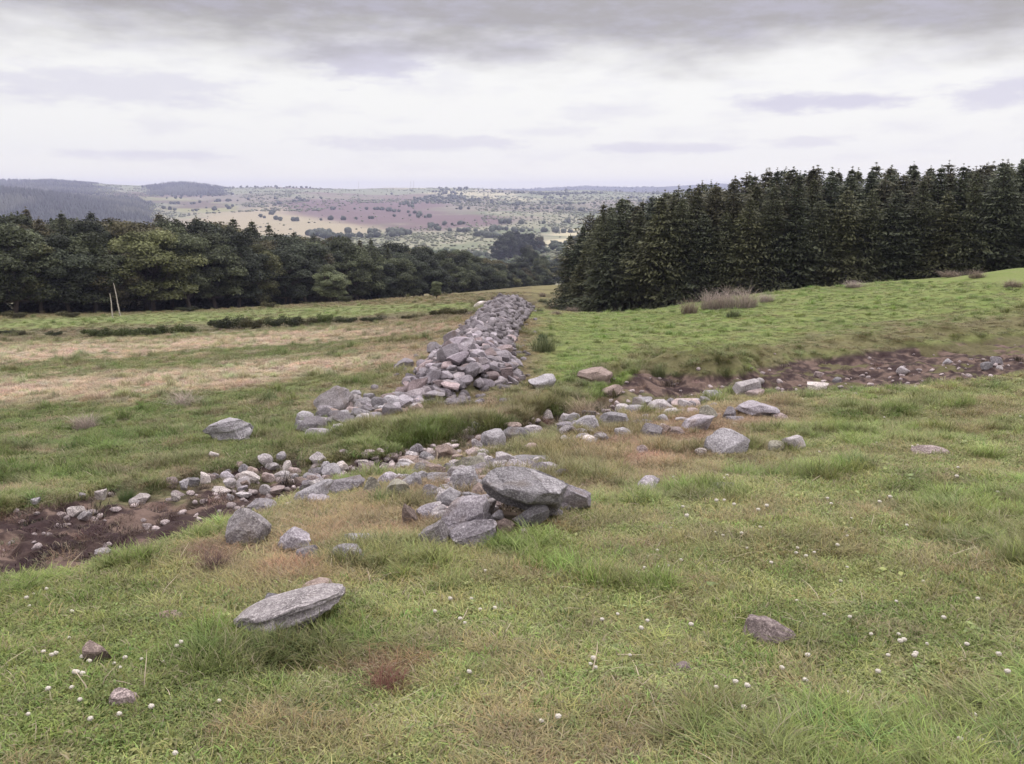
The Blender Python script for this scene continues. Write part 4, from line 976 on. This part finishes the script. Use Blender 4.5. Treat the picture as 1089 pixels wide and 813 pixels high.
# long fallen straw
for q in range(2): add_tuft(f'e{q}_straw',[blades(60+q,4,.12,.08,.17,.0035,1.2,1.0)])
for q in range(2): add_tuft(f'f{q}_weed',[leaves(80+q,16,.07,.022,.045)])
NT = len(tufts.objects)   # 14, sorted by name a0..a4,b0..b2,c0..c1,d0..d1,e0..e1
def grass_field():
    r = np.random.default_rng(99); n = 125000
    # density ~ 1/Y per area -> uniform in Y for a wedge
    Y = np.concatenate([r.uniform(1.7,14,int(n*.58)),14+42*r.random(int(n*.32))**1.1,r.uniform(50,105,int(n*.10))]); k_ = r.uniform(-.74,.74,len(Y)); X = k_*Y
    z = Tz(X,Y); px,py = proj(X,Y,z)
    m = mudmask(px,py,X,Y); wh = wall_h(X,Y)
    col = paint(X,Y,z)/ALB
    hs = np.exp(-((px-508)/62)**4-((py-527)/28)**4)*.6*(Y<10); keep = (r.random(len(X))>np.clip(m*1.6+hs,0,.975))&((wh<.12)|(r.random(len(X))<.03))&(py<880)&(py>300)&(px>-60)&(px<1150)&~((px>625)&(Y>60))
    # fewer on thin brown ground
    for (a,b,c3) in placed+bare:
        if c3>.05: keep &= ((X-a)**2+(Y-b)**2)>(c3*.72)**2
    X,Y,z,px,py,col = [q[keep] for q in (X,Y,z,px,py,col)]
    n = len(X)
    a2 = fbm(X*2.1,Y*2.1,52,4)-.5; a5 = fbm(X*1.1,Y*1.1,77,3); dryness = np.clip((col[:,0]-col[:,1])*14+.4,0,1)+(fbm(X*3,Y*3,78,2)-.5)*.5
    u = r.random(n); idx = r.integers(0,5,n)
    isd = u<(.10+.5*np.clip(dryness,0,1)); idx = np.where(isd,5+r.integers(0,3,n),idx)
    ta = (r.random(n)<.22)&(a5>.60); idx = np.where(ta,8+r.integers(0,2,n),idx)
    cl = (r.random(n)<.35)&(dryness<.35)&(fbm(X*1.7,Y*1.7,79,2)>.5); idx = np.where(cl,10+r.integers(0,2,n),idx)
    stw = r.random(n)<.012; idx = np.where(stw,12+r.integers(0,2,n),idx)
    wd = (r.random(n)<.012)&(Y<12); idx = np.where(wd,14+r.integers(0,2,n),idx)
    # rougher, taller grass along banks, round boulders and the wall foot
    bank = np.exp(-((px-480)/130)**2-((py-462)/13)**2)+np.exp(-((px-660)/60)**2-((py-412)/16)**2)+np.exp(-((px-590)/40)**2-((py-438)/12)**2)+np.exp(-((px-760)/80)**2-((py-386)/10)**2)+np.exp(-((px-320)/80)**2-((py-705)/18)**2)*.8
    tb = r.random(n)<bank*.55; idx = np.where(tb,8+r.integers(0,2,n),idx)
    scl = (.62+.16*np.sqrt(np.maximum(Y,2)))*r.uniform(.7,1.35,n)
    scl = np.where((px>560)&(py<TUi(px))&(idx<8),scl*.8,scl)
    cn2 = fbm(X*1.5,Y*1.5,91,3); zs = scl*(.35+1.3*cn2)*np.where((px>560)&(py<TUi(px)),.75,1.0)*(1+bank*.25)*np.where(Y<4,.8,1)
    # pale seed heads in the pink field
    pinky = (py<440)&(px<540)
    zs = np.where(pinky,zs*1.15,zs)
    col = col*ALB*1.36*(.72+.56*fbm(X*3.2,Y*3.2,92,3))[:,None]*r.uniform(.8,1.25,size=(n,1))*(1+r.normal(0,.06,size=(n,3)))
    gq = (r.random(n)<.2)[:,None]; col = np.where(gq&(idx<5)[:,None],col*np.array([[.82,1.05,.75]]),col)
    red = (idx>=5)&(idx<8); col = np.where(red[:,None],col*np.array([[1.2,1.08,1.05]]),col)
    col = np.where(((idx>=12)&(idx<14))[:,None],np.array([[.36,.30,.22]]),col)
    col = np.where(((idx>=8)&(idx<10))[:,None],col*np.array([[.85,.98,.75]]),col)
    return X,Y,z,idx,scl,zs,np.clip(col,0,1)
def TUi(px): return np.interp(px,TU[:,0],TU[:,1])
X,Y,z,idx,scl,zs,col = grass_field()
n = len(X)
me = bpy.data.meshes.new('grass'); me.vertices.add(n); me.vertices.foreach_set('co',np.stack([X,Y,z-.004],1).astype(np.float32).ravel())
def add_attr(nm,ty,dat,field):
    a = me.attributes.new(nm,ty,'POINT'); a.data.foreach_set(field,np.ascontiguousarray(dat).ravel())
add_attr('gi','INT',idx.astype(np.int32),'value')
add_attr('gs','FLOAT_VECTOR',np.stack([scl,scl,zs],1).astype(np.float32),'vector')
add_attr('gr','FLOAT_VECTOR',np.stack([rng.normal(0,.12,n)-.05,rng.normal(0,.12,n),rng.uniform(0,6.28,n)],1).astype(np.float32),'vector')
add_attr('gcol','FLOAT_COLOR',np.concatenate([col,np.ones((n,1))],1).astype(np.float32),'color')
go = obj('grass',me); tag(go,'short uneven pasture grass, green mixed with dry brown','grass',kind='stuff')
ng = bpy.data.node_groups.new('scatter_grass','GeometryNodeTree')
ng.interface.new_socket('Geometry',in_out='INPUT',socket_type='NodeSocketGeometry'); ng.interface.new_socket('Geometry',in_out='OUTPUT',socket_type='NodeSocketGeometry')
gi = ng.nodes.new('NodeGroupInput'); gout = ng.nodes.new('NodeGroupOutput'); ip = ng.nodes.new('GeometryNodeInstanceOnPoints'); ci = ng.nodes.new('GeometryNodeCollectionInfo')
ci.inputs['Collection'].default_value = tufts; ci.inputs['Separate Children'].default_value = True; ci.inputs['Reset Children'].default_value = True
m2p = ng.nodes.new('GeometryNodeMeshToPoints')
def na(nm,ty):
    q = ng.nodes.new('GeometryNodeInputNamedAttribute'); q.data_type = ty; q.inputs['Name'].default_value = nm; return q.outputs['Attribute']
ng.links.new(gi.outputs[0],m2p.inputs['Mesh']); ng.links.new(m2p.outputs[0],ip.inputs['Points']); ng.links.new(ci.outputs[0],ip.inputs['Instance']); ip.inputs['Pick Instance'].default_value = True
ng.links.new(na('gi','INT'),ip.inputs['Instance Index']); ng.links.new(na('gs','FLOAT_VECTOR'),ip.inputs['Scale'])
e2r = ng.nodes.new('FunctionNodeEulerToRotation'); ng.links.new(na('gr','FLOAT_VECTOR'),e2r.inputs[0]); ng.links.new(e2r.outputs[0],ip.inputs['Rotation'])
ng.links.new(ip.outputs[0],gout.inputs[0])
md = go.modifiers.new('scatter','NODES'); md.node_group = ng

# clumps of rush and dead bracken that read as single plants
def tussock(seed,n,h,w_,lean):
    V_,F_,tn,dry = blades(seed,n,w_,h*.3,h,.010,lean*1.5,.6); return mesh_np('tussock',V_,F_,M_leaf,False,{'tint':tn[:,None]*np.array([[1.,1.,1.]])})
TS = [tussock(70+q,420,1.0,.45,.35) for q in range(3)]
def tuss(x0,y0,x1,y1,label,col,cat='grass clump',grp=None,ymin=1.8):
    X,Y,z = ground_hit((x0+x1)/2,y1,ymin=ymin); W = (x1-x0)/F*Y; hh = (y1-y0)/F*Y*1.75
    o = obj('grass_clump',TS[random.randrange(3)],None,(X,Y+W*.2,z-.02),(0,0,random.uniform(0,6)),(W/1.3,W/1.3,hh)); o.color = col+(1,); tag(o,label,cat,grp)
pk = (.36,.30,.26); gr = (.13,.15,.07); br = (.24,.19,.15)
for q,(x0,y0,x1,y1,lab,c_) in enumerate([(742,306,774,330,'pale pinkish dead grass clump, left of the big group on the right crest',pk),(760,303,792,329,'tallest pale dead grass clump in the middle of the crest group',pk),(780,304,812,328,'pale dead grass clump, right of the big crest group',pk),
    (806,310,826,322,'small pale clump trailing right of the crest group',pk),(722,316,746,334,'brown green clump left of the crest group',br),(770,326,792,338,'green weed clump in front of the crest group',gr),(1030,286,1052,296,'pale grass tuft on the right skyline of the field',br),(1068,296,1092,306,'brown tuft at the right edge of the field',br),(898,298,922,306,'pale tuft on the field crest before the plantation',pk),(1000,287,1026,295,'wispy tuft on the field crest',br)]):
    tuss(x0,y0,x1,y1,lab,c_,grp='grass clumps on the field crest',ymin=25)
for (x0,y0,x1,y1,lab,c_) in [(205,580,245,612,'dark red brown grass clump left of the mottled boulder',(.13,.085,.08)),(70,436,104,458,'pale seeding grass clump in the left pasture',pk),(175,416,215,434,'wispy pale clump in the left pasture',pk),(560,352,596,376,'green weed clump round the thistle',gr),
    (380,700,440,742,'rusty red dead grass clump below the long slab',(.20,.10,.08)),(120,512,146,534,'rich green rush clump at the mud edge',(.09,.13,.05)),(600,420,640,446,'straw tussock hanging on the gully bank',(.30,.24,.17)),(690,384,712,402,'dark green tuft at the top of the gully',gr),
    (228,618,256,640,'grey dry tuft behind the left end of the long slab',br)]:
    tuss(x0,y0,x1,y1,lab,c_)

for q,(x0,x1,y1,c_) in enumerate([(556,572,326,br),(570,584,322,gr),(580,596,328,br),(590,604,324,gr),(600,616,332,br),(566,580,334,gr),(584,600,336,br),(548,560,320,br),(596,608,318,gr),(520,530,319,br),(506,518,321,gr),(572,582,316,br)]):
    tuss(x0,y1-6,x1,y1,('brown' if c_ is br else 'green')+f' rush clump between wall end and spruces, {ORD[q]} one',tuple(v_*.8 for v_ in c_),grp='rush clumps in the gap beyond the wall',ymin=44)
# ------------------------------------------------------------------ clover flowers
fm_, t = new_mat('clover_petals'); finish(t,(.66,.62,.54,1),.8,None,trans=.2)
V0,F0 = ICO[3]; r_ = np.random.default_rng(4); Vh = V0*(1+r_.uniform(-.28,.2,size=(len(V0),1))); Vh = Vh*np.array([.0105,.0095,.0085])+np.array([0,0,.055])
head_me = mesh_np('flower_head',Vh,F0,fm_,False); TV,TF = tubes([((0,0,-.01),(.002,0,.025),.0012,.0011),((.002,0,.025),(0,0,.05),.0011,.001)],5); stem_me = mesh_np('stem',TV,TF,M_green,True)
seeds = [(760,735),(783,731),(790,736),(735,671),(640,620),(684,606),(690,600),(679,612),(700,604),(640,662),(678,672),(690,664),(654,655),(668,700),(632,712),(632,708),(628,710),(575,770),(597,768),(860,703),(828,718),(850,727),(901,742),(930,718),(946,700),(958,687),(952,676),(985,688),(975,704),(977,702),(926,676),(840,767),(850,767),(788,758),(990,783),(1023,796),(1043,797),(1059,700),(1072,722),(1037,765),(957,688),
  (57,703),(61,698),(48,698),(80,719),(79,723),(85,723),(93,703),(74,680),(37,632),(31,640),(50,627),(33,647),(75,653),(80,736),(52,738),(88,749),(98,772),(128,763),(163,759),(29,765),(186,805),(234,749),(126,708),(133,705),(127,714),(94,709),(188,692),(195,688),(152,704),(171,706),(341,717),(351,711),(495,718),(477,642),(502,640),(495,664),(460,654),(513,652),(526,650),(515,610),(490,663),
  (716,507),(730,508),(760,508),(768,508),(773,507),(733,551),(727,541),(712,560),(765,536),(773,534),(782,539),(806,545),(813,541),(790,563),(791,568),(758,566),(770,570),(690,592),(700,595),(699,587),(713,603),(723,598),(795,583),(806,563),(822,557),(845,585),(848,590),(866,588),(881,537),(880,531),(888,579),(887,581),(935,536),(947,532),(967,534),(904,553),(930,470),(925,450),(948,461),(966,473),(974,472),(1017,497),(1019,509),(1053,539),(1071,566),(1082,566),(1010,555),(962,560),(900,570),(1060,525),(1083,442),(1008,425),(1050,452),(990,449),(870,480),(920,466),(940,442),(860,595),(892,620),(900,605),(980,620),(1040,640),(820,600),(845,640),(872,655),(905,660),(950,640),(1000,660),(1030,690)]
for q,(px,py) in enumerate(seeds):
    px += random.uniform(-2,2); X,Y,z = ground_hit(px,py+9*2.6/3.5)
    e = bpy.data.objects.new('clover_flower',None); C.objects.link(e); s = random.uniform(.85,1.25)*(1.0 if Y<6 else 1.35); e.scale = (s,s,s); e.location = (X,Y,z); e.rotation_euler = (random.uniform(-.25,.25),random.uniform(-.25,.25),0)
    for nm,m_ in (('flower_head',head_me),('stem',stem_me)):
        o = bpy.data.objects.new(nm,m_); C.objects.link(o); o.parent = e
    zone = 'on the left foreground turf' if px<260 else 'near the leaning slab' if px<450 else 'in the centre foreground turf' if px<700 else 'around the pink earthy boulder' if px<900 and py>620 else 'on the right foreground turf' if py>620 else 'in the turf below the tallest right boulder' if px<830 else 'on the right middle turf'
    dist = 'nearest the viewer' if Y<3.4 else 'a few steps off' if Y<5.5 else 'farther up'
    tag(e,f'white clover flower {zone}, {dist}','flower','white clover flowers dotting the turf')
